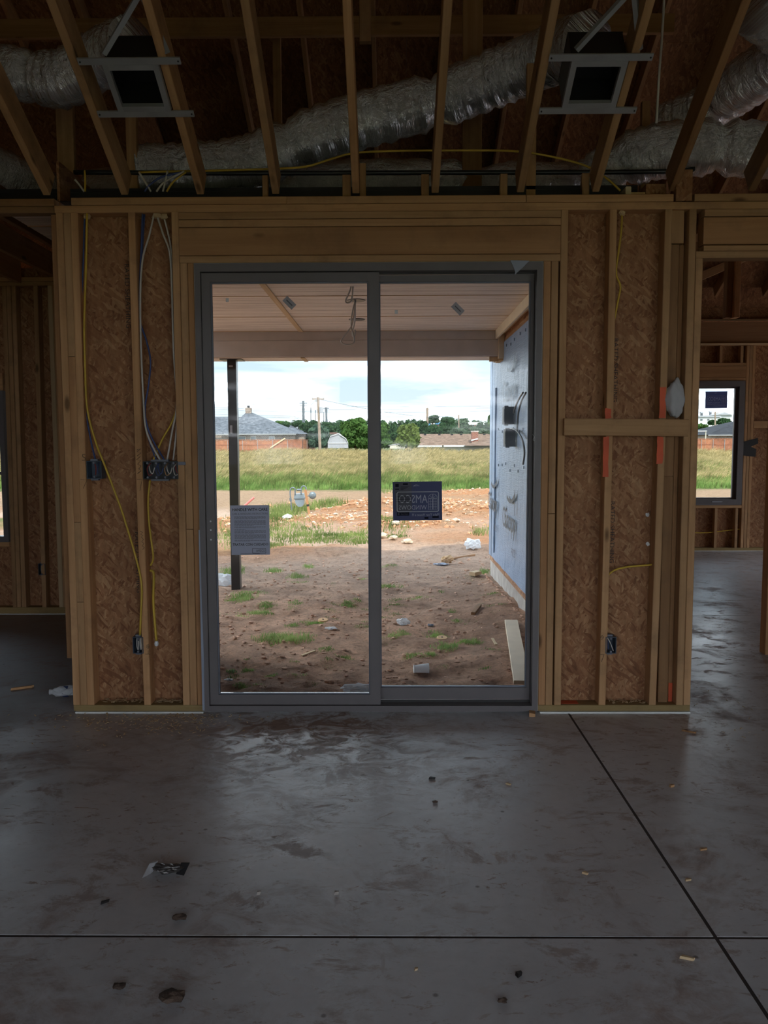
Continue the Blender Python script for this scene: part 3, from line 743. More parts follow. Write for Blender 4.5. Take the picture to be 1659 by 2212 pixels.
for i in range(len(ys) - 1):
    for x0, x1 in (((-7, -2.3),) if ys[i] < 7 else ()) + ((-2.3, 0.14), (0.14, 2.58), (2.58, 9.2)): slab_y(ys[i] + 0.002, ys[i + 1] - 0.001, 'deck_panel', x0 + .001, x1 - .001)
slab_y(10.6, ER_Y, 'deck_panel', 1.2, 9.2)
slab_y(-3.7, 3.3, 'deck_panel', -7, 9.2)
M['shingles'] = plain('roof_shingles', (0.12, 0.12, 0.13), 0.9)
for ya, yb, xa, wd in ((-3.75, 3.3, -7, 16.2), (3.3, 7.5, -7, 16.2), (7.5, 10.62, -2.3, 11.5)):
    MB().prism([(xa, ya, roof_z(ya) + 0.02), (xa, yb, roof_z(yb) + 0.02), (xa, yb, roof_z(yb) + 0.03), (xa, ya, roof_z(ya) + 0.03)], (wd, 0, 0)).build('leak_seal_shingles', M['shingles'], roof)  # unseen cover added to stop light leaking between deck panels
for x in np.arange(-3.2, 5.3, 0.61):
    ye = 10.55 if x > -2.2 else 7.4
    board('roof_rafter', (x, ye, roof_z(ye) - 0.085), (x, 3.4, roof_z(3.4) - 0.085), 0.038, 0.14, PD, roof, (0, -RS, -1))
MB().prism([(-2.3, 7.5, 2.9), (-2.3, 11.05, 2.9), (-2.3, 11.05, roof_z(11.05) + 0.02), (-2.3, 7.5, roof_z(7.5) + 0.02)], (0.02, 0, 0)).build('gable_panel', M['osb_roof'], roof)
MB().box((-7, 7.45, 2.9), (-2.28, 7.5, roof_z(7.5) + 0.03)).build('gable_panel', M['osb_roof'], roof)
for x, ye in ((-7.0, 7.5), (9.2, ER_Y)):
    pts = [(x, -3.7, 2.4), (x, ye, 2.4), (x, ye, roof_z(ye)), (x, 3.3, roof_z(3.3)), (x, -3.7, roof_z(-3.7))]
    MB().prism(pts, (0.02, 0, 0)).build('gable_panel', M['osb_roof'], roof)
MB().box((-7, -3.7, 2.62), (9.2, -2.2, 2.64)).build('sun_shield_eave', M['pine_dark'], roof)  # unseen eave added to keep sun from entering the front bays

# ------------------------------------------------------------------ porch: soffit, beam, post, wrapped wall
def make_soffit():
    g = G('grooved_soffit_panel')
    v = g.vec('Object', scale=(0.6, 14, 1))
    n = g.noise(v, 2.0, 6, 0.72, 0.3)
    col = g.ramp(n, [(0.30, (0.54, 0.43, 0.35)), (0.5, (0.80, 0.67, 0.56)), (0.68, (0.93, 0.82, 0.70))])
    g.set(col, 0.75, 0, 0.3); g.bump(n, 0.6, 0.006); return g.m
M['soffit'] = make_soffit()
M['trimgrey'] = plain('taupe_primed_trim', (0.54, 0.48, 0.44), 0.65, var=0.06)
M['trimbuff'] = plain('buff_primed_trim', (0.66, 0.54, 0.38), 0.6, var=0.06)
M['trimlight'] = wood('raw_trim_wood', (0.60, 0.40, 0.22), (0.78, 0.56, 0.34), knots=False)
por = struct('ceiling_porch', 'grooved soffit panels and boxed beam of the porch roof')
ZS = 2.85
rows = [4.63, 5.19, 6.41, 7.63, 8.85, 9.96]
for i in range(5):
    for x0, x1 in ((-2.28, -1.125), (-1.075, 1.36)):
        o = MB()
        # panel with shallow grooves along its length
        y0, y1 = rows[i] + 0.006, rows[i + 1] - 0.004
        ny = 6; vs = []; fs = []
        ylist = []
        for k in range(ny):
            a = y0 + (y1 - y0) * k / ny; b = y0 + (y1 - y0) * (k + 1) / ny
            ylist += [(a, 0.008), (a + 0.006, 0.0), (b - 0.006, 0.0), (b, 0.008)] if 0 < k < ny - 1 else ([(a, 0.0), (b - 0.006, 0.0), (b, 0.008)] if k == 0 else [(a, 0.008), (a + 0.006, 0.0), (b, 0.0)])
        for y, d in ylist: vs += [(x0, y, ZS + d), (x1, y, ZS + d)]
        fs = [(2 * k, 2 * k + 2, 2 * k + 3, 2 * k + 1) for k in range(len(ylist) - 1)]
        o.add(vs, fs).build('soffit_panel', M['soffit'], por)
    MB().box((-2.28, rows[i + 1] - 0.008, ZS - 0.004), (1.36, rows[i + 1] + 0.010, ZS + 0.02)).build('panel_joint', M['trimlight'], por)
MB().box((-2.28, 4.62, ZS + 0.03), (1.36, 10.0, ZS + 0.05)).build('soffit_light_block', M['black'], por)  # black so the space seen above the plate stays dark
MB().box((-2.28, 4.474, 2.785), (1.36, 4.63, 2.789)).build('soffit_light_block', M['black'], por)  # black panels added to stop porch light leaking into the attic
MB().box((-2.28, 4.622, 2.7895), (1.36, 4.629, 2.90)).build('soffit_light_block', M['black'], por)
board('batten', (-1.10, 4.64, ZS - 0.006), (-1.10, 9.955, ZS - 0.006), 0.055, 0.014, M['trimlight'], por, (0, 0, -1))
hplate(-2.28, 1.29, 2.735, 2.85, 9.965, 10.0, M['trimgrey'], por, 'frieze_board')
hplate(-2.28, 1.29, 2.541, 2.735, 9.955, 10.0, M['trimgrey'], por, 'beam_face')
hplate(-2.28, 1.29, 2.541, 2.90, 10.41, 10.45, M['trimgrey'], por, 'beam_face')
MB().box((-2.28, 10.0, 2.535), (1.29, 10.41, 2.552)).build('beam_underside', M['soffit'], por)
hplate(-2.4, 1.36, 2.70, 2.93, 10.98, 11.02, M['trimgrey'], por, 'fascia'); 
MB().box((-2.4, 10.45, 2.84), (1.4, 10.98, 2.852)).build('eave_soffit', M['soffit'], por)
slab_y(10.6, 11.05, 'deck_panel', -2.4, 1.2)
MB().box((-0.96 - 0.15, 9.98, 2.528), (-0.96 - 0.10, 10.42, 2.535)).build('batten', M['trimlight'], por)
board('ledger_trim', (1.27, 4.48, 2.797), (1.27, 9.95, 2.797), 0.03, 0.106, M['trimbuff'], por, (0, 0, -1))
MB().box((1.285, 4.48, 2.80), (1.36, 9.95, 2.82)).build('ledger_trim', M['trimlight'], por)
# beam pocket beside the wall
MB().box((1.292, 9.90, 2.51), (1.36, 10.45, 2.86)).build('beam_pocket', M['trimbuff'], por)
MB().box((1.19, 10.0, 2.48), (1.30, 10.03, 2.60)).build('beam_pocket', M['trimlight'], por)
MB().box((1.30, 9.95, 2.49), (1.40, 10.3, 2.509)).build('beam_pocket', M['trimlight'], por)

post = thing('steel_post', 'black square steel post holding up the porch beam', 'post', (-1.985, 10.2, -0.33))
MB().box((-2.04, 10.14, -0.60), (-1.93, 10.25, 2.525)).build('shaft', M['steelblack'], post)
MB().box((-2.12, 10.07, 2.525), (-1.85, 10.33, 2.534)).build('cap_plate', M['steelblack'], post)
MB().box((-2.02, 10.137, 2.44), (-1.97, 10.139, 2.46)).build('paint_scuff', M['strap'], post)
MB().box((-2.02, 10.137, 1.62), (-1.99, 10.139, 1.72)).build('paint_scuff', M['strap'], post)

def make_wrap():
    g = G('blue_house_wrap')
    v = g.vec('Object')
    cr1 = g.noise(g.vec('Object', scale=(1, 2.0, 0.9), rot=(0.4, 0, 0)), 4, 6, 0.6, 1.2)
    grid = g.noise(g.vec('Object', scale=(1, 3, 60)), 2.0, 2)
    g.set(g.ramp(cr1, [(0.3, (0.20, 0.295, 0.45)), (0.7, (0.255, 0.36, 0.52))]), 0.38, 0, 0.5)
    g.bump(g.math('ADD', cr1, g.math('MULTIPLY', grid, 0.25)), 0.55, 0.03)
    return g.m
M['wrap'] = make_wrap()
M['wrapdark'] = plain('wrap_darker_blue', (0.17, 0.23, 0.32), 0.45)  # darker blue for the faint print and the staples
M['wrapprint'] = plain('wrap_grey_print', (0.05, 0.06, 0.085), 0.5)
we = struct('wall_exterior', 'side wall of the porch covered in pale blue house wrap')
XW = 1.36
sheet('sheathing', (XW + 0.002, 4.475, -0.12), (XW + 0.11, 11.20, 2.86), M['osb'], we)
# the wrap: a gently rippled sheet
def wrap_sheet():
    mb = MB(); nyy, nz = 90, 40
    ys_ = np.linspace(4.48, 10.98, nyy); zs_ = np.linspace(-0.045, 2.70, nz)
    vs = []
    for z in zs_:
        for y in ys_:
            d = 0.004 * math.sin(9 * y + 3 * z) * math.sin(2.3 * z + 1.1 * y) + 0.006 * max(0, 0.5 - z) * math.sin(26 * y + 8 * z)
            d += 0.010 * max(0, (0.3 - z)) * math.sin(17 * y - 5 * z)
            vs.append((XW - 0.006 - abs(d), y, z))
    fs = [(j * nyy + i, j * nyy + i + 1, (j + 1) * nyy + i + 1, (j + 1) * nyy + i) for j in range(nz - 1) for i in range(nyy - 1)]
    return mb.add(vs, fs).build('house_wrap', M['wrap'], we, smooth=True)
wrapo = wrap_sheet()
MB().box((XW - 0.012, 10.985, -0.045), (XW + 0.11, 11.215, 2.72)).build('house_wrap', M['wrap'], we)
MB().tube(smooth_path([(XW - 0.016, 10.55, 2.2), (XW - 0.014, 10.6, 1.5), (XW - 0.02, 10.58, 0.6), (XW - 0.02, 10.62, 0.05)]), 0.012, 6).build('wrap_fold', M['wrap'], we)
MB().box((XW + 0.004, 4.48, -0.12), (XW + 0.02, 10.99, -0.045)).build('stem_top', M['stem'], we)
sheet('sill_strip', (XW - 0.006, 4.48, 2.70), (XW + 0.012, 10.98, 2.73), M['pine_dark'], we)
RIGHT, UP = (0, -1, 0), (0, 0, 1)
def wrap_print(Yc, zc, s=1.0, m='wrapprint', dx=0.0):
    x = XW - 0.031 - dx
    lettering('Canopy', (x, Yc, zc), RIGHT, UP, 0.34 * s, M[m], we, 'wrap_print', width=1.02 * s, bold=0.004)
    lettering('PRO', (x, Yc - 0.36 * s, zc - 0.30 * s), RIGHT, UP, 0.13 * s, M[m], we, 'wrap_print', width=0.24 * s)
    pts = []
    for k in range(9):
        t = k / 8; pts.append((x, Yc + 0.15 * s - 0.6 * s * t, zc + 0.27 * s + 0.12 * s * (2 * t - 0.8) ** 2 * 0.6))
    for k in range(9):
        t = 1 - k / 8; pts.append((x, Yc + 0.15 * s - 0.6 * s * t, zc + 0.23 * s + 0.10 * s * (2 * t - 0.8) ** 2 * 0.6))
    MB().prism(pts, (-0.0008, 0, 0)).build('wrap_print', M[m], we)
    MB().box((x - 0.0008, Yc - 0.47 * s, zc + 0.12 * s), (x, Yc - 0.44 * s, zc + 0.40 * s)).build('wrap_print', M[m], we)
wrap_print(9.22, 0.58); wrap_print(10.72, 0.68, 0.95)
wrap_print(9.3, 2.05, 1.0, 'wrapdark'); wrap_print(7.6, 2.05, 1.0, 'wrapdark'); wrap_print(7.3, 0.58)
stp = MB()
for y in np.arange(5.0, 10.9, 0.33):
    for z in (2.58, 1.20, 1.62):
        ya, za = y + random.uniform(-.06, .06), z + random.uniform(-.04, .04)
        stp.box((XW - 0.020, ya, za), (XW - 0.012, ya + 0.014, za + 0.03))
stp.build('staples', M['wrapdark'], we)

# ================================================================== THINGS INDOORS
# ------------------------------------------------------------------ electrical boxes
def elec_box(px, py, w, h, label, wires, Y=None, group=None, mat='boxblue', ears=True, gangs=1, depth=0.07):
    Y = Y0 - 0.004 if Y is None else Y
    c = onY(px, py, Y); x, z = c.x, c.z
    t = thing('electrical_box', label, 'electrical box', (x, Y, z - h / 2), group)
    k = 0.004; m = MB()
    m.box((x - w / 2, Y, z - h / 2), (x - w / 2 + k, Y + depth, z + h / 2)).box((x + w / 2 - k, Y, z - h / 2), (x + w / 2, Y + depth, z + h / 2))
    m.box((x - w / 2 + k, Y, z - h / 2), (x + w / 2 - k, Y + depth, z - h / 2 + k)).box((x - w / 2 + k, Y, z + h / 2 - k), (x + w / 2 - k, Y + depth, z + h / 2))
    m.box((x - w / 2 + k, Y + depth - k, z - h / 2 + k), (x + w / 2 - k, Y + depth, z + h / 2 - k))
    m.build('shell', M[mat], t)
    for g in range(gangs):
        gx = x - w / 2 + (g + 0.5) * w / gangs
        for s in (-1, 1):
            MB().lathe((gx, Y - 0.001, z + s * (h / 2 - 0.010)), [(0.006, 0), (0.006, 0.012)], 8, (0, 1, 0)).build('screw_post', M['boxgrey'], t)
    if ears:
        for za, zb in ((h / 2, h / 2 + 0.010), (-h / 2 - 0.010, -h / 2)):
            MB().box((x - w * 0.3, Y + 0.015, z + za), (x + w * 0.2, Y + 0.045, z + zb)).build('nail_ear', M['boxgrey'], t)
    for pts, mt in wires:
        p = smooth_path([(x + a * w / 2, Y + d, z + b * h / 2) for a, b, d in pts], 4)
        MB().tube(p, 0.0028, 5).build('wire', M[mt], t, smooth=True)
    return t
M['redw'] = plain('red_wire', (0.25, 0.03, 0.03), 0.5); M['coppr'] = plain('copper_wire', (0.45, 0.25, 0.12), 0.4, metal=0.6)
Wz = [([(-.5, .8, .03), (-.3, -.2, .01), (-.1, -.6, .015), (.0, .5, .01)], 'cream'), ([(.1, .8, .03), (.3, .0, .01), (.45, -.6, .012), (.2, .4, .02)], 'cream'), ([(.3, .8, .03), (.5, .1, .012), (.6, -.5, .012)], 'cream')]
elec_box(203, 1015, 0.080, 0.096, 'single gang electrical box on the stud pack left of the yellow cable', [([(-.2, .8, .03), (.1, .2, .02), (.0, -.6, .02)], 'redw'), ([(.3, .8, .04), (.2, 0, .03), (.3, -.5, .03)], 'blue')])
big = []
for k in range(4):
    a = -0.75 + 0.5 * k
    big.append(([(a, .8, .03), (a + .1, .0, .012), (a + .25, -.4, .010), (a + .35, .3, .02)], ('cream', 'blue', 'cream', 'redw')[k]))
    big.append(([(a + .1, .8, .03), (a - .05, .2, .010), (a + .05, -.6, .014), (a + .3, -.2, .02)], ('redw', 'blue', 'coppr', 'cream')[k]))
eb = elec_box(347, 1016, 0.190, 0.096, 'wide four gang switch box full of wires left of the door', big, gangs=4, mat='black')
cc = onY(392, 1001, Y0 - 0.006)
MB().box((cc.x - 0.018, Y0 - 0.008, cc.z - 0.009), (cc.x + 0.022, Y0 - 0.004, cc.z + 0.009)).build('nail_strap', M['boxgrey'], eb)
elec_box(298, 1394, 0.058, 0.092, 'outlet box low on the left stud with folded white wires', Wz)
elec_box(1320, 1394, 0.058, 0.092, 'outlet box low on the right stud below the yellow cable', [([(-.6, .9, .03), (-.1, .3, .012), (.5, -.7, .008)], 'cream'), ([(-.3, .9, .03), (-.4, .0, .02), (-.3, -.6, .02)], 'blue')])
elec_box(90, 1230, 0.060, 0.100, 'small outlet box on the far wall of the left room', Wz[:2], Y=YL - 0.004)

# ------------------------------------------------------------------ cables on the wall
def wp_(pts, Y): return [onY(x, y, Y) for x, y in pts]
YC = Y0 + 0.028
cable('yellow_cable', wp_([(188, 461), (187, 520), (185, 600), (182, 700), (184, 800), (187, 870), (195, 915), (210, 965), (224, 1000), (245, 1055), (265, 1110), (288, 1185), (301, 1235), (306, 1270), (305, 1310), (302, 1372)], Y0 - 0.012), 0.006, M['yellow'],
      'long yellow cable running diagonally down to the left outlet box', 'cables on the stud wall')
cable('blue_cable', wp_([(183, 461), (180, 560), (176, 680), (179, 800), (184, 880), (196, 950), (206, 993)], YC + 0.01), 0.005, M['blue'], 'dark blue cable beside the left stud pack down to the single box', 'cables on the stud wall')
cable('blue_cable', wp_([(308, 461), (305, 540), (302, 620), (302, 690), (316, 735), (325, 780), (321, 830), (313, 890), (325, 940), (355, 994)], YC), 0.005, M['blue'], 'blue cable bulging out to the right above the switch box', 'cables on the stud wall')
cable('blue_cable', wp_([(312, 461), (306, 560), (300, 650), (304, 740), (308, 830), (312, 900), (322, 950), (338, 994)], YC + 0.012), 0.005, M['blue'], 'straighter blue cable close to the stud above the switch box', 'cables on the stud wall')
cable('white_cable', wp_([(333, 462), (322, 510), (308, 560), (303, 640), (305, 760), (310, 870), (314, 920), (325, 955), (346, 994)], YC - 0.008), 0.0055, M['cream'], 'white cable crossing left to the stud and back to the box', 'cables on the stud wall')
cable('white_cable', wp_([(338, 462), (352, 505), (366, 545), (371, 620), (375, 760), (382, 870), (372, 930), (361, 994)], YC - 0.006), 0.0055, M['cream'], 'white cable bending right along the door stud into the box', 'cables on the stud wall')
cable('white_cable', wp_([(352, 462), (362, 500), (370, 545), (374, 640), (379, 800), (383, 890), (379, 950), (374, 994)], YC + 0.006), 0.005, M['cream'], 'thin white cable nearest the door stud above the box', 'cables on the stud wall')
cable('yellow_cable', wp_([(381, 885), (370, 915), (350, 950), (335, 985), (330, 996)], YC + 0.014), 0.0055, M['yellow'], 'short yellow cable slanting behind the white cables to the box', 'cables on the stud wall')
cable('yellow_cable', wp_([(324, 1038), (320, 1080), (322, 1130), (327, 1170), (331, 1205), (325, 1222)], YC - 0.006), 0.0055, M['yellow'], 'yellow cable leaving the bottom of the switch box', 'cables on the stud wall')
lc = cable('yellow_cable', wp_([(324, 1232), (332, 1240), (331, 1290), (333, 1330), (338, 1384)], YC - 0.008), 0.0075, M['yellow'], 'loose yellow cable end with white tip beside the left stud', 'cables on the stud wall')
ce = onY(338, 1388, YC - 0.008); MB().lathe((ce.x, ce.y, ce.z + 0.008), [(0.008, 0), (0.012, -0.012), (0.010, -0.024), (0.004, -0.028)], 10).build('white_tip', M['white'], lc)
cable('yellow_cable', wp_([(1344, 455), (1342, 500), (1336, 545), (1331, 590), (1340, 618), (1336, 645), (1327, 690)], YC), 0.0055, M['yellow'], 'yellow cable at the top of the right stud under the foam', 'cables on the stud wall')
cable('yellow_cable', wp_([(1319, 1000), (1317, 1060), (1314, 1130), (1311, 1200), (1308, 1260), (1308, 1310), (1311, 1362)], YC - 0.004), 0.006, M['yellow'], 'yellow cable along the right stud down to the outlet box', 'cables on the stud wall')
cable('yellow_cable', wp_([(1309, 1255), (1316, 1240), (1332, 1230), (1360, 1224), (1385, 1222), (1408, 1220)], YC + 0.004), 0.0055, M['yellow'], 'yellow cable branching right through the last stud', 'cables on the stud wall')
cable('yellow_cable', [(4.03, YR + 0.03, 0.26), (4.3, YR + 0.03, 0.25), (4.6, YR + 0.03, 0.28), (4.78, YR + 0.03, 0.30)], 0.007, M['yellow'], 'yellow cable under the casement window in the right room', 'cables on the stud wall')
# spray foam in the drilled plates
def foam_blob(px, py, w, label):
    c = onY(px, py, Y0 + 0.03); mb = MB()
    bm = bmesh.new(); bmesh.ops.create_icosphere(bm, subdivisions=2, radius=1)
    for v in bm.verts:
        k = 1 + random.uniform(-.25, .25); v.co = Vector((v.co.x * w * k, v.co.y * 0.018 * k, v.co.z * 0.016 * k)) + Vector((c.x, c.y, ZP - 0.011))
    me = bpy.data.meshes.new('spray_foam'); bm.to_mesh(me); bm.free(); me.materials.append(M['pine_pale']); o = bpy.data.objects.new('spray_foam', me); lk(o)
    me.transform(Matrix.Translation((-c.x, -c.y, -ZP))); o.location = (c.x, c.y, ZP)
    tag(o, label, 'spray foam', 'foam plugs in the plate')
foam_blob(188, 460, 0.020, 'small tan foam plug above the long yellow cable'); foam_blob(338, 460, 0.028, 'tan foam plug where two white cables enter the plate')
foam_blob(354, 460, 0.022, 'tan foam plug beside the door stud at the plate'); foam_blob(1344, 456, 0.018, 'pale foam plug at the top of the right bay')

def crumple(name, c, dims, mat, label, cat, sub=3, amt=0.35, seed=1, group=None, rotz=0.0, smooth=False, parent=None, sink=0.15):
    rr = random.Random(seed); bm = bmesh.new(); bmesh.ops.create_icosphere(bm, subdivisions=sub, radius=1)
    ph = [rr.uniform(0, 6.28) for _ in range(6)]
    for v in bm.verts:
        x, y, z = v.co
        k = 1 + amt * (math.sin(5 * x + ph[0]) * math.sin(4 * y + ph[1]) + 0.6 * math.sin(9 * z + ph[2]) * math.sin(7 * x + ph[3])) + rr.uniform(-.12, .12) * amt * 2
        v.co = Vector((x * dims[0] * k, y * dims[1] * k, max(z, -1 + sink) * dims[2] * k))
    zmin = min(v.co.z for v in bm.verts)
    for v in bm.verts: v.co.z -= zmin
    me = bpy.data.meshes.new(name); bm.to_mesh(me); bm.free(); me.materials.append(mat)
    if smooth: me.polygons.foreach_set('use_smooth', [True] * len(me.polygons))
    o = bpy.data.objects.new(name, me); o.location = c; o.rotation_euler = (0, 0, rotz); lk(o, parent)
    if parent is None: tag(o, label, cat, group)
    return o
# plastic bag stuffed in the right corner of the bay
c = onY(1463, 903, Y0 + 0.02)
M['bag'] = translucent('white_plastic_film', (0.62, 0.62, 0.64), 0.3)
crumple('plastic_bag', (1.512, Y0 + 0.005, 1.613), (0.050, 0.035, 0.105), M['bag'], 'white plastic bag stuffed on the block beside the last studs', 'bag', 4, 0.10, 5, smooth=True)
# tie plate drops of white on the right panel
for px, py, l in ((1399, 1117, 'upper white foam dab on the right sheathing'), (1399, 1180, 'lower white foam dab on the right sheathing')):
    c = onY(px, py, Y1 - 0.008); o = crumple('foam_dab', (c.x, c.y, c.z), (0.010, 0.006, 0.012), M['white'], l, 'foam dab', 2, 0.3, px + py)
# black felt flap by the far window
mb = MB(); q = [(1604, 955), (1622, 950), (1637, 946), (1638, 958), (1622, 965), (1634, 970), (1632, 987), (1606, 984)]
pts = [onY(x, y, YR - 0.012) for x, y in q]
tag(MB().prism(pts, (0, 0.008, 0)).build('felt_flap', M['black']), 'torn black felt flap on the wall beside the casement window', 'felt flap')

# ------------------------------------------------------------------ attic: flexible ducts, registers, wires
def duct(name, path, r, label, seed=0, tie=None):
    rr = random.Random(seed); P_ = smooth_path(path, 14); n = 26; mb = MB(); rs = []
    for i in range(len(P_)):
        rs.append(r * (1 + 0.035 * math.sin(i * 1.9 + seed) + rr.uniform(-.035, .035)))
    for tpos in (tie or []):
        k = int(tpos * (len(P_) - 1))
        for j in range(max(0, k - 2), min(len(P_), k + 3)): rs[j] *= (0.72, 0.86, 0.95)[abs(j - k)]
    mb.tube(P_, rs, n, jit=0.03)
    o = mb.build(name, M['foil'], None, smooth=True, origin=P_[0])
    dist = 0.0; W = []
    for i in range(len(P_)):
        if i: dist += (P_[i] - P_[i - 1]).length
        W += [c for k in range(n) for c in (math.cos(6.2832 * k / n) * 2 + math.sin(6.2832 * k / n) * 1.3, dist, seed * 3.7)]
    at = o.data.attributes.new('wrap', 'FLOAT_VECTOR', 'POINT'); at.data.foreach_set('vector', W)
    return tag(o, label, 'duct', 'foil flexible ducts in the attic')
YD = 5.0
duct('flexible_duct', [onY(-160, 150, 4.55), onY(-40, 150, 4.5), onY(60, 165, 4.45), onY(140, 170, 4.4), onY(220, 125, 4.35), onY(285, 100, 4.2)], 0.135, 'foil duct at the upper left running to the left register', 1, [0.45])
duct('flexible_duct', [onY(300, 372, 4.9), onY(420, 368, 4.95), onY(540, 350, 5.0), onY(660, 300, 5.0), onY(800, 255, 5.0), onY(950, 215, 5.0), onY(1080, 165, 4.9), onY(1190, 120, 4.7), onY(1270, 95, 4.4)], 0.155, 'long foil duct climbing diagonally to the right register', 2, [0.35, 0.62])
duct('flexible_duct', [onY(200, 420, 5.6), onY(500, 405, 5.5), onY(800, 400, 5.5), onY(1100, 405, 5.5), onY(1300, 405, 5.6)], 0.16, 'low foil duct lying straight behind the wall plate', 3, [0.3, 0.7])
duct('flexible_duct', [onY(1270, 400, 5.1), onY(1360, 345, 5.0), onY(1460, 322, 4.9), onY(1580, 320, 4.85), onY(1720, 330, 4.8)], 0.155, 'thick foil duct at the right above the opening', 4, [0.2, 0.7])
duct('flexible_duct', [onY(1440, 275, 5.6), onY(1520, 240, 5.4), onY(1600, 185, 5.1), onY(1700, 120, 4.8)], 0.15, 'upper foil duct at the far right edge rising to the corner', 5, [0.5])
duct('flexible_duct', [onY(1640, 20, 4.4), onY(1690, 60, 4.5), onY(1760, 120, 4.7)], 0.13, 'foil duct cut off by the upper right picture corner', 6)
duct('flexible_duct', [(-2.6, 5.2, 3.26), (-2.35, 5.6, 3.20), (-2.0, 6.2, 3.19), (-1.7, 7.0, 3.24)], 0.14, 'foil duct lying above the joists of the left room', 7)
def register(cx, label, px_l):
    # a sheet-metal boot hung between two rafters, its open mouth in the ceiling plane
    tdir = Vector((0, -1, SL)).normalized(); nrm = Vector((0, -SL, -1)).normalized(); X = Vector((1, 0, 0))
    yc = 3.857; c = Vector((cx, yc, 2.782 + (4.445 - yc) * SL)) + nrm * 0.012
    t = thing('ceiling_register', label, 'air register', tuple(c), 'sheet metal registers between the rafters')
    hw, hh, k = 0.125, 0.118, 0.026
    for s in (-1, 1):
        MB().obox(c + X * (s * (hw - k / 2)), X * (k / 2), tdir * hh, nrm * 0.012).build('frame_side', M['strap'], t)
        MB().obox(c + tdir * (s * (hh - k / 2)), X * (hw - k), tdir * (k / 2), nrm * 0.012).build('frame_side', M['strap'], t)
        st = MB().obox(c + tdir * (s * (hh + 0.016)) + nrm * 0.006, X * 0.228, tdir * 0.016, nrm * 0.004).build('hanger_strap', M['strap'], t)
        for e in (-1, 1):
            MB().lathe(c + tdir * (s * (hh + 0.016)) + X * (e * 0.218) + nrm * 0.009, [(0.004, 0), (0.004, 0.004)], 8, nrm).build('screw', M['steelblack'], st)
    m = MB()
    for s in (-1, 1):
        m.obox(c + X * (s * (hw - 0.004)) - nrm * 0.10, X * 0.002, tdir * (hh - 0.003), nrm * 0.088)
        m.obox(c + tdir * (s * (hh - 0.004)) - nrm * 0.10, X * (hw - 0.004), tdir * 0.002, nrm * 0.088)
    m.obox(c - nrm * 0.188, X * hw, tdir * hh, nrm * 0.002)
    m.build('boot_liner', M['black'], t)
    a, b, d_ = c + X * -0.11 + tdir * 0.15 - nrm * 0.02, c + X * 0.10 + tdir * 0.36 - nrm * 0.12, c + X * 0.17 + tdir * 0.15 - nrm * 0.02
    MB().tube([a, b], 0.015, 4).build('brace', M['strap'], t); MB().tube([b, d_], 0.015, 4).build('brace', M['strap'], t)
    return t
register(-1.160, 'grey framed air register between the rafters at upper left', 0)
register(0.925, 'grey framed air register between the rafters at upper right', 0)
cable('yellow_cable', [onY(x, y, 4.52) for x, y in ((300, 372), (480, 368), (580, 365), (660, 360), (720, 342), (770, 330), (860, 326), (980, 325), (1100, 326), (1180, 336), (1262, 357), (1310, 385), (1340, 412))], 0.006, M['yellow'], 'yellow cable strung along behind the wall plate in the attic', cat='cable')
cable('black_pipe', [onY(x, y, 4.75) for x, y in ((160, 372), (500, 374), (900, 373), (1400, 371), (1500, 365))], 0.014, M['steelblack'], 'black pipe running level behind the wall plate', cat='pipe')
cable('hanging_cable', [onY(x, y, 4.1) for x, y in ((1436, -30), (1430, 80), (1424, 160), (1418, 266))], 0.006, M['cream'], 'white cord hanging straight down in the attic at right', cat='cable')
for k, (pts, mt, l) in enumerate((([(300, 372), (315, 395), (326, 414)], 'cream', 'white cable arching into the plate left of the third rafter'), ([(312, 414), (325, 398), (350, 382), (392, 372)], 'blue', 'blue cable curving off the plate to the third rafter'),
    ([(352, 414), (356, 395), (362, 370)], 'cream', 'white cable standing upright on the plate by the third rafter'), ([(338, 414), (352, 396), (375, 382), (398, 370)], 'cream', 'white cable bowing right off the plate to the third rafter'), ([(360, 414), (375, 392), (402, 372)], 'yellow', 'short yellow cable leaning right on the plate'),
    ([(184, 414), (184, 390), (183, 368)], 'yellow', 'yellow cable rising straight through the plate at left'), ([(182, 414), (172, 400), (162, 388)], 'cream', 'thin white cable leaning left on the plate'))):
    cable('attic_cable', [onY(x, y, 4.44) for x, y in pts], 0.0055, M[mt], l, 'cables entering the plate from the attic')

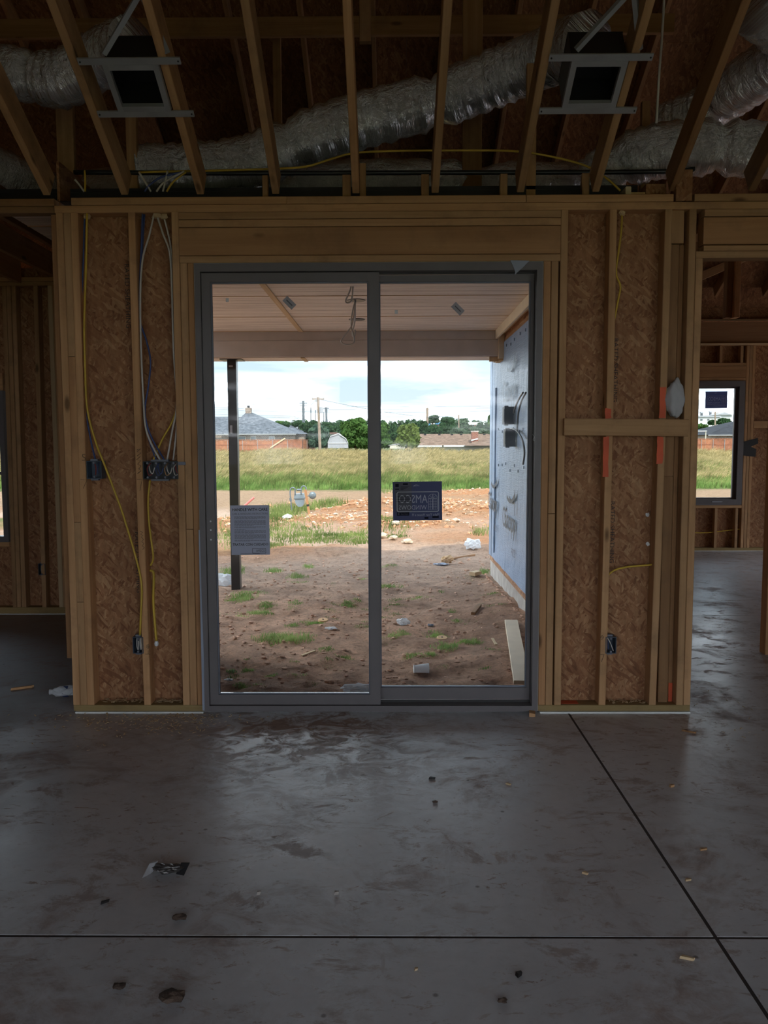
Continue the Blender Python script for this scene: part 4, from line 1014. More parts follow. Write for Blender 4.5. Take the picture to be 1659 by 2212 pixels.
# ------------------------------------------------------------------ stickers on the glass
def care_notice():
    Y = 4.3855; x0, x1, z0, z1 = -0.880, -0.669, 0.878, 1.150
    t = thing('care_notice', 'grey handling notice with black lettering stuck on the left pane', 'sticker', ((x0 + x1) / 2, Y, z0))
    tilt = 0.012
    def sk(x, z): return (x + (z1 - z) * tilt * 0.6, Y, z + (x - x0) * 0.008)
    MB().prism([sk(x0, z0), sk(x1, z0), sk(x1, z1), sk(x0, z1)], (0, 0.0006, 0)).build('sheet', M['paper'], t)
    R_, U_ = Vector((1, 0, 0.012)), Vector((-0.008, 0, 1)); y = Y - 0.0006; xc = (x0 + x1) / 2 + 0.001
    def ln(b, z, w, s, m='ink', bold=0.0): lettering(b, (xc, y, z), R_, U_, s, M[m], t, 'lettering', width=w, bold=bold)
    ln('HANDLE WITH CARE', 1.1275, 0.192, 0.021, 'black', 0.0004)
    lettering('CARE & HANDLING INSTRUCTIONS', (xc, y, 1.1045), R_, U_, 0.0145, M['stickermid'], t, 'lettering', width=0.196)
    ln('TRATAR CON CUIDADO', 0.936, 0.194, 0.019, 'black', 0.0003)
    rr = random.Random(3); z = 1.090; m = MB()
    for block in (4, 7, 2, 1, 4, 6, 2):
        for k in range(block):
            w = 0.172 if k < block - 1 else 0.172 * rr.uniform(0.3, 0.8)
            xx = xc - 0.086
            while xx < xc - 0.086 + w:
                ww = min(rr.uniform(0.006, 0.02), xc - 0.086 + w - xx); m.box((xx, y - 0.0001, z - 0.0016), (xx + ww * 0.9, y, z + 0.0002)); xx += ww + 0.0012
            z -= 0.00445
        z -= 0.0040
    m.build('fine_print', M['stickermid'], t)
    lx, lz = xc + 0.047, 0.902
    lettering('AMSCO', (lx + 0.008, y, lz), R_, U_, 0.019, M['black'], t, 'logo', width=0.048)
    fr = MB(); k = 0.0012
    for a, b in (((-0.036, 0.012), (0.036, 0.012)), ((-0.036, -0.014), (0.036, -0.014)), ((-0.036, -0.014), (-0.036, 0.012)), ((0.036, -0.014), (0.036, 0.012))):
        fr.tube([(lx + a[0], y, lz + a[1]), (lx + b[0], y, lz + b[1])], k, 4)
    fr.build('logo', M['stickermid'], t)
    MB().box((xc - 0.055, y - 0.0001, 0.883), (xc + 0.05, y, 0.886)).build('fine_print', M['stickermid'], t)
care_notice()
def brand_sticker(x0, x1, z0, z1, Y, label, full=True, tilt=0.010):
    W, H = x1 - x0, z1 - z0
    t = thing('window_sticker', label, 'sticker', ((x0 + x1) / 2, Y, z0))
    R_, U_ = Vector((1, 0, tilt)), Vector((-0.012, 0, 1))
    def pt(u, v, d=0.0): return Vector((x0, Y - d, z1)) + R_ * (u * W) - U_ * (v * H)   # u from left, v from top, as seen from indoors
    MB().prism([pt(0, 1), pt(1, 1), pt(1, 0), pt(0, 0)], (0, 0.0006, 0)).build('sheet', M['navy'], t)
    d = 0.0007
    def quad(u0, v0, u1, v1, mat, dd=d, name='print_panel'): MB().prism([pt(u0, v1, dd), pt(u1, v1, dd), pt(u1, v0, dd), pt(u0, v0, dd)], (0, 0.0001, 0)).build(name, M[mat], t)
    def stroke(pts, w=0.0016, mat='stickergrey', name='logo_outline', dd=d): MB().tube([pt(u, v, dd) for u, v in pts], w * W / 0.27, 4).build(name, M[mat], t)
    def txt(b, u, v, w, s, mat='stickergrey', dd=d, mirror=True, bold=0.0, name='logo_lettering'): lettering(b, pt(u, v, dd), R_, U_, s * H, M[mat], t, name, width=w * W, mirror=mirror, bold=bold)
    if full: quad(0.03, 0.02, 0.385, 0.245, 'stickermid', 0.0009)
    # rounded badge frame
    rad = 0.035; A = H / W; fr = []
    for cu, cv, a0 in ((0.93 - rad, 0.265 + rad / A, -90), (0.93 - rad, 0.775 - rad / A, 0), (0.085 + rad, 0.775 - rad / A, 90), (0.085 + rad, 0.265 + rad / A, 180)):
        for k in range(4):
            a = math.radians(a0 + 30 * k); fr.append((cu + rad * math.cos(a), cv + rad / A * math.sin(a)))
    stroke(fr + [fr[0]], 0.0026)
    txt('AMSCO', 0.415, 0.445, 0.58, 0.30); txt('WINDOWS', 0.405, 0.665, 0.57, 0.165)
    # arched window emblem
    for uo in (0.725, 0.818):
        u1 = uo + 0.082
        stroke([(uo, 0.445), (u1, 0.445), (u1, 0.725), (uo, 0.725), (uo, 0.445)], 0.0013)
        stroke([((uo + u1) / 2, 0.445), ((uo + u1) / 2, 0.725)], 0.0008)
        for k in range(1, 4): stroke([(uo, 0.445 + 0.07 * k), (u1, 0.445 + 0.07 * k)], 0.0008)
    for s, ub in ((-1, 0.807), (1, 0.818)):
        arc = [(ub, 0.325)] + [(ub + s * 0.085 * math.sin(math.radians(a)), 0.43 - 0.105 * math.cos(math.radians(a))) for a in range(0, 91, 15)] + [(ub, 0.43), (ub, 0.325)]
        stroke(arc, 0.0011); stroke([(ub, 0.43), (ub + s * 0.058, 0.36)], 0.0008)
    txt('Make Your House a H', 0.665, 0.855, 0.55, 0.10)
    stroke([(0.42, 0.115), (0.48, 0.075), (0.545, 0.115), (0.48, 0.105), (0.42, 0.115)], 0.0009)
    if full:
        quad(0.08, 0.785, 0.33, 0.875, 'navy_dark', 0.0012); txt('App Store', 0.235, 0.838, 0.15, 0.055, 'stickermid', 0.0014, False)
        MB().lathe(pt(0.115, 0.832, 0.0014), [(0.018 * W, 0), (0.018 * W, 0.0001)], 10, (0, 1, 0)).build('badge_mark', M['stickermid'], t)
        quad(0.055, 0.05, 0.125, 0.135, 'navy_dark', 0.0012); quad(0.21, 0.04, 0.31, 0.085, 'navy_dark', 0.0012)
        quad(0.05, 0.18, 0.13, 0.20, 'navy_dark', 0.0012)
        quad(0.05, 0.245, 0.385, 0.775, 'stickermid', 0.0004)
        for k in range(5): quad(0.16, 0.12 + 0.02 * k, 0.34 - 0.03 * k, 0.128 + 0.02 * k, 'navy_dark', 0.0012)
        for v in (0.26, 0.38, 0.44, 0.50): quad(0.06, v, 0.38, v + 0.014, 'navy_dark', 0.0012)
        quad(0.80, 0.89, 0.93, 0.945, 'navy_dark', 0.0009); quad(0.64, 0.915, 0.72, 0.97, 'navy_dark', 0.0009)
    return t
brand_sticker(0.003, 0.273, 1.060, 1.273, 4.4385, 'navy window maker sticker with mirrored lettering on the right pane')
brand_sticker(4.258, 4.553, 1.950, 2.178, YR + 0.035, 'navy maker sticker on the casement window of the right room', False, 0.005)

def glass_label(px, py, Y, label):
    c = onY(px, py, Y); t = thing('glass_label', label, 'label', (c.x, c.y, c.z), 'small tilted labels on the glass')
    u = Vector((math.cos(-0.78), 0, math.sin(-0.78))); v = Vector((-u.z, 0, u.x))
    MB().obox(c, u * 0.034, (0, 0.0004, 0), v * 0.0185).build('sheet', M['labelgrey'], t)
    MB().obox(c - Vector((0, 0.0006, 0)), u * 0.022, (0, 0.0001, 0), v * 0.0028).build('print', M['stickermid'], t)
M['labelgrey'] = translucent('grey_glass_label', (0.62, 0.62, 0.66), 0.55)
glass_label(625, 654, 4.3855, 'small tilted grey label at the top of the left pane'); glass_label(989, 667, 4.4385, 'small tilted grey label at the top of the right pane')
for px, py, Y, l in ((491, 648, 4.3855, 'tiny white spacer pad at the upper left of the left pane'), (856, 674, 4.4385, 'tiny white spacer pad at the upper left of the right pane')):
    c = onY(px, py, Y); tag(MB().box((c.x - 0.008, Y, c.z - 0.010), (c.x + 0.008, Y + 0.0008, c.z + 0.010)).build('spacer_pad', M['clearplastic']), l, 'pad', 'white pads on the glass')
# ------------------------------------------------------------------ things lying on the floor indoors
def floor_pt(px, py): return onZ(px, py, 0.0)
def chip(px, py, l, w, h, rot, mat, label, name='wood_offcut', cat='wood scrap', group='wood scraps on the slab'):
    c = floor_pt(px, py); r = random.Random(int(px * 7 + py))
    a = [(-l / 2, -w / 2), (l / 2 * 0.8, -w / 2 * 0.7), (l / 2, w / 2 * 0.4), (-l / 2 * 0.7, w / 2)]
    q = [(x * math.cos(rot) - y * math.sin(rot), x * math.sin(rot) + y * math.cos(rot), 0.0005) for x, y in a]
    o = MB().prism(q, (0.002, 0.001, h)).build(name, M[mat]); o.location = (c.x, c.y, 0.0)
    return tag(o, label, cat, group)
bt = floor_pt(140, 1504)
bottle = thing('water_bottle', 'crushed clear water bottle lying behind the left stud pack', 'bottle', (bt.x, bt.y, 0))
crumple('body', (bt.x + 0.02, bt.y, 0.001), (0.085, 0.034, 0.030), M['clearplastic'], '', '', 3, 0.22, 8, rotz=0.15, parent=bottle, smooth=False)
MB().lathe((bt.x - 0.085, bt.y - 0.012, 0.03), [(0.016, 0), (0.013, 0.02), (0.028, 0.035)], 12, (1, 0.15, 0)).build('neck', M['clearplastic'], bottle)
MB().lathe((bt.x - 0.008, bt.y, 0.03), [(0.0315, 0), (0.0325, 0.03)], 14, (1, 0.15, 0)).build('label_band', M['blue'], bottle)
# crumpled wrapper near the middle left
wq = floor_pt(360, 1886)
wrapper = thing('crumpled_wrapper', 'crumpled dark metallic wrapper lying on the slab', 'wrapper', (wq.x, wq.y, 0))
M['wrapper'] = plain('dark_wrapper_foil', (0.10, 0.09, 0.085), 0.3, metal=0.5)
crumple('body', (wq.x, wq.y, 0.001), (0.052, 0.020, 0.014), M['wrapper'], '', '', 3, 0.35, 3, rotz=-0.1, parent=wrapper)
MB().prism([(wq.x - 0.075, wq.y - 0.035, 0.001), (wq.x - 0.055, wq.y - 0.01, 0.002), (wq.x - 0.040, wq.y + 0.01, 0.034), (wq.x - 0.058, wq.y - 0.005, 0.036)], (0.006, 0.01, 0.001)).build('foil_tip', M['foil'], wrapper)
MB().prism([(wq.x + 0.035, wq.y - 0.01, 0.002), (wq.x + 0.065, wq.y - 0.02, 0.002), (wq.x + 0.078, wq.y + 0.01, 0.030), (wq.x + 0.048, wq.y + 0.01, 0.030)], (0.0, 0.004, 0.001)).build('flap', M['black'], wrapper)
chip(48, 1488, 0.13, 0.018, 0.014, 0.5, 'pine', 'thin wood stick on the dark floor of the left room')
chip(1488, 1582, 0.07, 0.010, 0.008, -0.6, 'pine_dark', 'dark splinter on the floor by the right wall end')
chip(1484, 2072, 0.040, 0.011, 0.007, -0.4, 'pine_pale', 'pale wood chip near the crossing of the floor joints')
chip(1486, 1902, 0.022, 0.012, 0.006, 0.1, 'pine_pale', 'small pale chip just right of the long floor joint')
chip(1519, 1836, 0.030, 0.012, 0.006, 0.2, 'pine', 'brown wood chip right of the long floor joint')
chip(1264, 1888, 0.020, 0.012, 0.006, -0.7, 'pine_pale', 'curled pale chip in the middle of the slab')
chip(1098, 1695, 0.024, 0.010, 0.006, -0.6, 'pine_pale', 'light chip on the slab in front of the fixed door panel')
chip(933, 1683, 0.028, 0.012, 0.008, -0.2, 'paintblack', 'black scrap on the slab in front of the door', 'black_scrap', 'scrap')
chip(1451, 1700, 0.022, 0.014, 0.010, 0.3, 'pine', 'brown chip in the shade by the right wall')
chip(898, 1636 + 460, 0.010, 0.008, 0.006, 0.3, 'pine_pale', 'tiny pale chip at the front of the slab')
chip(1120, 2108, 0.018, 0.014, 0.010, 0.6, 'paintblack', 'dark clod on the slab before the cross joint', 'soil_clod', 'clod')
chip(558, 1932, 0.014, 0.010, 0.010, 0.3, 'stem', 'pale pebble on the slab left of centre', 'pebble', 'pebble')
chip(726, 1932, 0.016, 0.012, 0.010, 0.2, 'stem', 'light grey pebble on the slab at centre', 'pebble', 'pebble')
chip(226, 1950, 0.030, 0.012, 0.006, 0.6, 'paintblack', 'dark scrap on the left part of the slab', 'black_scrap', 'scrap')
def clod(px, py, s, label, seed):
    c = floor_pt(px, py); crumple('soil_clod', (c.x, c.y, 0), (s, s * 0.7, s * 0.35), M['soil'], label, 'clod', 2, 0.3, seed, 'soil clods on the slab')
M['soil'] = plain('dark_soil', (0.09, 0.06, 0.045), 0.95, var=0.4, bump=0.5, scale=20)
clod(388, 1985, 0.022, 'dark soil clod left of the cross joint', 4); clod(375, 2160, 0.035, 'broad flat soil clod at the bottom left of the slab', 5)
clod(258, 2135, 0.018, 'small soil clod at the lower left edge of the slab', 6); clod(1085, 2165, 0.014, 'small black clod at the bottom of the slab', 7)
clod(940, 1734, 0.012, 'little red clod on the slab right of centre', 8)
# wood shavings below the left wall and in its bays: too many to count
def shavings():
    n = 520; V = []; F = []
    for k in range(n):
        if k < 300:
            x = RNG.normal(-1.22, 0.32); y = 4.36 - abs(RNG.normal(0, 0.17)) - 0.01
            if x > -0.95 and RNG.random() < .7: x -= 0.35
            z = 0.0005; s = RNG.uniform(0.003, 0.010)
        elif k < 360:
            x = RNG.uniform(1.6, 2.5); y = RNG.uniform(3.6, 4.9); z = 0.0005; s = RNG.uniform(0.003, 0.010)
        elif k < 470:
            x = RNG.uniform(-1.63, -1.18); y = RNG.uniform(4.40, 4.45); z = 0.044 + RNG.uniform(0, 0.012); s = RNG.uniform(0.006, 0.014)
            if -1.40 < x < -1.33: x = -1.3
        else:
            x = RNG.uniform(1.2, 1.4); y = RNG.uniform(4.39, 4.45); z = 0.044 + RNG.uniform(0, 0.006); s = RNG.uniform(0.004, 0.010)
        a = RNG.uniform(0, 6.28); d = Vector((math.cos(a), math.sin(a), 0)) * s; e = Vector((-math.sin(a), math.cos(a), 0)) * s * RNG.uniform(.25, .5)
        b = len(V); h = Vector((0, 0, RNG.uniform(0.001, 0.006))); c = Vector((x, y, z))
        V += [c - d - e, c + d - e + h, c + d + e + h, c - d + e]; V += [p + Vector((0, 0, 0.0012)) for p in V[-4:]]
        F += [tuple(b + i for i in q) for q in ((0, 3, 2, 1), (4, 5, 6, 7), (0, 1, 5, 4), (1, 2, 6, 5), (2, 3, 7, 6), (3, 0, 4, 7))]
    me = bpy.data.meshes.new('wood_shavings'); me.from_pydata([tuple(p) for p in V], [], F); me.materials.append(M['pine_pale'])
    o = bpy.data.objects.new('wood_shavings', me); lk(o); tag(o, 'pale wood shavings scattered under the left stud wall', 'shavings', None, 'stuff')
shavings()

# ================================================================== OUTDOORS
YK = np.array([-80, 4.4, 10.0, 13.6, 22.0, 35.0, 60.0, 100.0, 116.0, 200.0, 300.0, 450.0, 900.0])
ZK = np.array([-0.40, -0.37, -0.34, -0.42, -0.47, -0.46, -0.15, 0.42, 0.50, 1.6, 3.5, 7.0, 15.0])
def vnoise(x, y, seed=0):
    # smooth value noise, vectorised
    xi, yi = np.floor(x), np.floor(y); fx, fy = x - xi, y - yi
    def h(a, b):
        s = np.sin(a * 127.1 + b * 311.7 + seed * 74.7) * 43758.5453
        return s - np.floor(s)
    u, v = fx * fx * (3 - 2 * fx), fy * fy * (3 - 2 * fy)
    return (h(xi, yi) * (1 - u) + h(xi + 1, yi) * u) * (1 - v) + (h(xi, yi + 1) * (1 - u) + h(xi + 1, yi + 1) * u) * v
def fbm(x, y, seed=0, o=4):
    s = 0; a = 0.5
    for k in range(o): s = s + a * vnoise(x * 2 ** k, y * 2 ** k, seed + k); a *= 0.5
    return s
MOUNDS = []   # X, Y, rx, ry, height
for px, py, rx, ry, h in ((700, 1128, 1.7, 0.8, 0.16), (800, 1112, 1.6, 1.0, 0.30), (1010, 1115, 2.0, 1.3, 0.36), (890, 1140, 1.2, 0.7, 0.22), (470, 1140, 1.4, 1.0, 0.22), (960, 1175, 1.5, 0.8, 0.10), (880, 1090, 2.5, 1.2, 0.25), (1060, 1070, 3.0, 1.5, 0.25), (650, 1195, 1.2, 0.6, 0.10), (1020, 1190, 1.0, 0.5, 0.12)):
    p = onZ(px, py, -0.45); MOUNDS.append((p.x, p.y, rx, ry, h))
def height(X, Y):
    X = np.asarray(X, float); Y = np.asarray(Y, float)
    z = np.interp(Y, YK, ZK)
    near = np.clip((40 - Y) / 15, 0, 1)
    z = z + near * (0.10 * (fbm(X * 0.9, Y * 0.9, 3) - 0.5) + 0.075 * (fbm(X * 3.6, Y * 3.6, 5) - 0.5))
    z = z + np.clip((11 - Y) / 2, 0, 1) * 0.055 * (fbm(X * 9, Y * 9, 8, 3) - 0.5)
    for mx, my, rx, ry, h in MOUNDS:
        g = np.exp(-((X - mx) / rx) ** 2 - ((Y - my) / ry) ** 2); z = z + h * g * (1 + 0.5 * (fbm(X * 5, Y * 5, 2) - 0.5))
    # soil heaped against the foundation of the wrapped wall
    z = z + 0.10 * np.exp(-((X - 1.3) / 0.45) ** 2) * np.clip((10.9 - Y) / 2, 0, 1) * np.clip((Y - 6) / 2, 0, 1)
    far = np.clip((Y - 150) / 200, 0, 1)
    z = z + far * 7.0 * (fbm(X * 0.004 + 3, Y * 0.004, 9, 3) - 0.45)
    return z
def gz(X, Y): return float(height(np.array([X]), np.array([Y]))[0])
def on_ground(px, py):
    d = ray(px, py); Y = np.geomspace(4.6, 400, 3000); X = d.x / d.y * Y; Z = EYE + d.z / d.y * Y
    H = height(X, Y); k = int(np.argmax(Z < H)); return Vector((X[k], Y[k], H[k]))

def ground_mesh():
    ys = np.concatenate([np.geomspace(4.46, 36, 330), np.geomspace(36.4, 900, 90)])
    us = np.linspace(-1.0, 1.15, 330)
    U, Yg = np.meshgrid(us, ys); Xg = U * (Yg + 4.0)
    Zg = height(Xg, Yg)
    nx, ny = len(us), len(ys)
    V = np.stack([Xg, Yg, Zg], -1).reshape(-1, 3)
    i = np.arange(nx - 1)[None, :] + np.arange(ny - 1)[:, None] * nx
    F = np.stack([i, i + 1, i + nx + 1, i + nx], -1).reshape(-1, 4)
    me = bpy.data.meshes.new('ground'); me.vertices.add(len(V)); me.vertices.foreach_set('co', V.ravel())
    me.loops.add(F.size); me.loops.foreach_set('vertex_index', F.ravel()); me.polygons.add(len(F))
    me.polygons.foreach_set('loop_start', np.arange(0, F.size, 4)); me.polygons.foreach_set('loop_total', np.full(len(F), 4))
    me.polygons.foreach_set('use_smooth', np.ones(len(F), bool))
    me.update()
    # soil colours by place: red-brown fill near the house, orange spoil heaps, pale track, green turf, dry field
    X, Y = V[:, 0], V[:, 1]; C = np.zeros((len(V), 4)); C[:, 3] = 1
    n = fbm(X * 1.3, Y * 1.3, 21)[:, None]; n2 = fbm(X * 0.35, Y * 0.35, 31)[:, None]; n3 = fbm(X * 5, Y * 5, 41)[:, None]
    red = np.array([0.66, 0.41, 0.28]); dk = np.array([0.50, 0.30, 0.20]); pale = np.array([0.56, 0.40, 0.30]); org = np.array([0.44, 0.21, 0.10]); sand = np.array([0.40, 0.265, 0.165])
    turf = np.array([0.15, 0.17, 0.06]); dry = np.array([0.17, 0.15, 0.07]); town = np.array([0.10, 0.12, 0.055])
    col = red + (dk - red) * np.clip((n - 0.42) * 5, 0, 1) * 0.8; col = col * (0.85 + 0.4 * np.clip((n3 - 0.30) * 3, 0, 1))
    yy = Y[:, None]
    k = np.clip((yy - 8.5) / 3, 0, 1) * 0.7; col = col * (1 - k) + (pale * (0.85 + 0.4 * (n3 - .4))) * k
    k = np.clip((yy - 12.5) / 1.5, 0, 1); col = col * (1 - k) + (pale + (org - pale) * np.clip((n2 - 0.3) * 3, 0, 1)) * k
    k = np.clip((yy - 23) / 3, 0, 1); col = col * (1 - k) + sand * (0.9 + 0.3 * (n3 - .4)) * k
    m = np.zeros(len(V))
    for mx, my, rx, ry, h in MOUNDS[:9]: m = np.maximum(m, (1.2 if h > .12 else .5) * np.exp(-((X - mx) / rx / 1.1) ** 2 - ((Y - my) / ry / 1.1) ** 2))
    m = np.clip(m * 1.3, 0, 1)[:, None]; col = col * (1 - m) + (org + (sand - org) * np.clip((n3 - 0.47) * 4, 0, 1)) * m
    tmask = np.clip((n2 - 0.46) * 6, 0, 1) * np.clip((yy - 13.6) / 1, 0, 1) * np.clip((24 - yy) / 3, 0, 1) * np.clip((-0.3 - X[:, None] / yy * 3), 0, 1)
    col = col * (1 - tmask) + turf * tmask
    k = np.clip((yy - 33.5 - 2 * (n - .5)) / 1.5, 0, 1); col = col * (1 - k) + (turf + (dry - turf) * np.clip((yy - 38) / 14, 0, 1)) * k
    k = np.clip((yy - 103) / 6, 0, 1); col = col * (1 - k) + town * k
    C[:, :3] = np.clip(col, 0, 1)
    ca = me.color_attributes.new('soil', 'FLOAT_COLOR', 'POINT'); ca.data.foreach_set('color', C.ravel())
    g = G('red_soil'); at = g.N('ShaderNodeAttribute', attribute_name='soil')
    v = g.vec('Object'); f1 = g.noise(v, 9, 9, 0.72, 0.4); f2 = g.noise(g.vec('Object', scale=(1, 1.4, 1)), 34, 8, 0.8)
    mul = g.ramp(f1, [(0.28, (0.55, 0.52, 0.50)), (0.50, (1.05, 1.04, 1.03)), (0.75, (1.25, 1.22, 1.18))])
    c = g.mix(1.0, at.outputs['Color'], mul, 'MULTIPLY'); c = g.mix(0.85, c, g.ramp(f2, [(0.32, (0.55, 0.53, 0.52)), (0.5, (1.05, 1.05, 1.05)), (0.68, (1.35, 1.35, 1.35))]), 'MULTIPLY')
    g.set(c, 0.95, 0, 0.15); g.bump(g.math('ADD', f1, g.math('MULTIPLY', f2, 0.5)), 1.0, 0.09)
    me.materials.append(g.m)
    o = bpy.data.objects.new('ground', me); lk(o); tag(o, 'bare red soil yard with sandy track and field beyond', None, None, 'structure')
    M['soil_ground'] = g.m
    return o
ground = ground_mesh()
M['turf_plain'] = plain('front_yard_soil', (0.15, 0.16, 0.08), 0.95, var=0.2)  # unseen ground, coloured dark to bounce less light into the attic
MB().add([(-60, -70, -0.42), (70, -70, -0.42), (70, -3.0, -0.42), (-60, -3.0, -0.42)], [(0, 1, 2, 3)]).build('front_yard', M['turf_plain'], ground)
MB().add([(-60, -3, -0.42), (-6.05, -3.0, -0.42), (-6.05, 4.46, -0.42), (-60, 4.46, -0.42)], [(0, 1, 2, 3)]).build('side_yard', M['turf_plain'], ground)
MB().add([(8.6, -3, -0.42), (70, -3.0, -0.42), (70, 4.46, -0.42), (8.6, 4.46, -0.42)], [(0, 1, 2, 3)]).build('side_yard', M['turf_plain'], ground)

# ------------------------------------------------------------------ grass
def grass_mat(name, a, b, tip):
    g = G(name); v = g.vec('Object'); n = g.noise(v, 0.35, 4); n2 = g.noise(v, 6, 2)
    n3 = g.noise(g.vec('Object', scale=(1.0, 0.3, 2.0), rot=(0, 0.5, 0)), 1.6, 3)
    c = g.mix(g.ramp(n, [(0.35, 0.0), (0.65, 1.0)]), a, b); c = g.mix(g.ramp(n2, [(0.45, 0.0), (0.75, 0.8)]), c, tip); c = g.mix(1.0, c, g.ramp(n3, [(0.35, (0.55, 0.58, 0.52)), (0.65, (1.35, 1.3, 1.25))]), 'MULTIPLY')
    tr = g.N('ShaderNodeBsdfTranslucent'); g.L(c, tr.inputs[0]); d = g.N('ShaderNodeBsdfDiffuse'); g.L(c, d.inputs[0])
    m = g.N('ShaderNodeMixShader'); m.inputs[0].default_value = 0.35; g.L(d.outputs[0], m.inputs[1]); g.L(tr.outputs[0], m.inputs[2]); g.L(m.outputs[0], g.out.inputs[0])
    return g.m
M['gr_dry'] = grass_mat('dry_field_grass', (0.24, 0.205, 0.09), (0.36, 0.285, 0.14), (0.58, 0.47, 0.28))
M['gr_green'] = grass_mat('green_field_grass', (0.12, 0.18, 0.05), (0.18, 0.22, 0.075), (0.30, 0.31, 0.13))
M['gr_lawn'] = grass_mat('short_lawn_grass', (0.10, 0.18, 0.045), (0.15, 0.24, 0.07), (0.22, 0.29, 0.10))
M['gr_weed'] = grass_mat('porch_weeds', (0.22, 0.36, 0.10), (0.32, 0.44, 0.15), (0.46, 0.50, 0.24))
def blades(name, X, Y, h, w, lean, mat, label, cat='grass', parent=None, spread=0.5):
    n = len(X); Z = height(X, Y) - 0.01
    a = RNG.uniform(0, 2 * np.pi, n); tw = RNG.uniform(0, 2 * np.pi, n)
    lx = lean * h * RNG.uniform(0.3, 1.1, n) + np.cos(a) * h * spread * RNG.uniform(0, 1, n) * 0.6
    ly = np.sin(a) * h * spread * RNG.uniform(0, 1, n) * 0.6
    sx, sy = np.cos(tw) * w * 0.5, np.sin(tw) * w * 0.35
    base = np.stack([X, Y, Z], -1); side = np.stack([sx, sy, np.zeros(n)], -1)
    mid = base + np.stack([lx * 0.3, ly * 0.3, h * 0.55], -1); tip = base + np.stack([lx, ly, h * (1 - 0.25 * np.abs(lx) / np.maximum(h, .01))], -1)
    V = np.stack([base - side, base + side, mid + side * 0.8, mid - side * 0.8, tip], 1).reshape(-1, 3)
    b = np.arange(n)[:, None] * 5
    tri = np.concatenate([b + np.array([[0, 1, 2]]), b + np.array([[0, 2, 3]]), b + np.array([[3, 2, 4]])], 0)
    me = bpy.data.meshes.new(name); me.vertices.add(len(V)); me.vertices.foreach_set('co', V.ravel())
    me.loops.add(tri.size); me.loops.foreach_set('vertex_index', tri.ravel().astype(np.int32)); me.polygons.add(len(tri))
    me.polygons.foreach_set('loop_start', np.arange(0, tri.size, 3)); me.polygons.foreach_set('loop_total', np.full(len(tri), 3)); me.update()
    me.materials.append(mat); o = bpy.data.objects.new(name, me); lk(o, parent)
    tag(o, label, cat if parent is None else None, None, 'stuff'); return o
def field(n, y0, y1, pw=1.6):
    t = RNG.uniform(0, 1, n); Y = (y0 ** (1 - pw) + t * (y1 ** (1 - pw) - y0 ** (1 - pw))) ** (1 / (1 - pw))
    q = RNG.uniform(0, 1, n); u = np.where(q < 0.56, RNG.uniform(-0.36, 0.22, n), np.where(q < 0.86, RNG.uniform(0.22, 0.56, n), RNG.uniform(-0.62, -0.36, n))); return u * Y, Y
def wave(X, Y): return 0.35 + 1.3 * (fbm(X * .22, Y * .10, 51) - 0.25)
X_, Y_ = field(60000, 36.0, 56)
blades('field_grass', X_, Y_, RNG.uniform(0.40, 0.95, len(X_)) * wave(X_, Y_), 0.040 * Y_ / 40, 0.55, M['gr_green'], 'tall green field grass beyond the sandy track')
X_, Y_ = field(120000, 39, 101, 1.5)
blades('dry_field_grass', X_, Y_, RNG.uniform(0.60, 1.20, len(X_)) * wave(X_, Y_), 0.036 * Y_ / 45, 0.85, M['gr_dry'], 'tall wind-bent dry grass across the back of the field')
X_, Y_ = field(9000, 34.6, 37.5)
blades('short_grass', X_, Y_, RNG.uniform(0.12, 0.40, len(X_)), 0.035, 0.25, M['gr_lawn'], 'low ragged grass along the far edge of the sandy track')
# weed and turf patches in the yard, measured from the picture
PATCH = [(610, 1385, 62, 8, 260, .10), (560, 1330, 25, 6, 110, .08), (575, 1312, 22, 6, 80, .07), (520, 1296, 30, 8, 150, .09), (545, 1284, 30, 5, 70, .06), (752, 1306, 16, 4, 70, .07), (668, 1350, 18, 4, 40, .06), (630, 1358, 16, 4, 40, .05), (745, 1415, 8, 5, 20, .06),
         (960, 1398, 26, 6, 90, .08), (1010, 1388, 28, 6, 80, .08), (940, 1370, 25, 6, 60, .07), (865, 1372, 20, 5, 50, .06), (985, 1345, 14, 4, 30, .05), (890, 1415, 25, 5, 50, .06), (930, 1412, 10, 3, 30, .08), (700, 1405, 22, 5, 40, .05), (520, 1482, 20, 4, 60, .04), (500, 1455, 14, 4, 30, .04),
         (640, 1246, 22, 5, 80, .09), (835, 1270, 30, 4, 90, .08), (590, 1232, 18, 5, 70, .12), (665, 1222, 12, 4, 40, .1), (840, 1222, 22, 3, 40, .06), (490, 1245, 22, 14, 160, .12), (510, 1235, 14, 8, 80, .16), (1045, 1236, 14, 7, 60, .12), (640, 1258, 30, 3, 40, .05)]
PATCH2 = [(620, 1150, 120, 22, 1500, .10), (700, 1165, 100, 12, 900, .09), (520, 1160, 60, 22, 700, .12), (560, 1185, 60, 10, 500, .10), (610, 1110, 40, 16, 700, .26), (600, 1125, 50, 12, 500, .18), (655, 1105, 35, 10, 400, .22), (720, 1096, 30, 8, 350, .24), (690, 1092, 40, 6, 250, .18), (850, 1140, 45, 14, 450, .13), (935, 1122, 22, 6, 160, .16), (850, 1168, 30, 6, 160, .08), (1035, 1150, 20, 5, 100, .12),
          (970, 1060, 14, 4, 80, .2), (1040, 1062, 20, 5, 120, .2), (830, 1062, 20, 6, 100, .2), (880, 1058, 30, 3, 100, .15), (760, 1155, 60, 10, 400, .09), (780, 1175, 40, 8, 250, .09), (1060, 1145, 10, 10, 80, .12), (1100, 1075, 20, 5, 60, .2)]
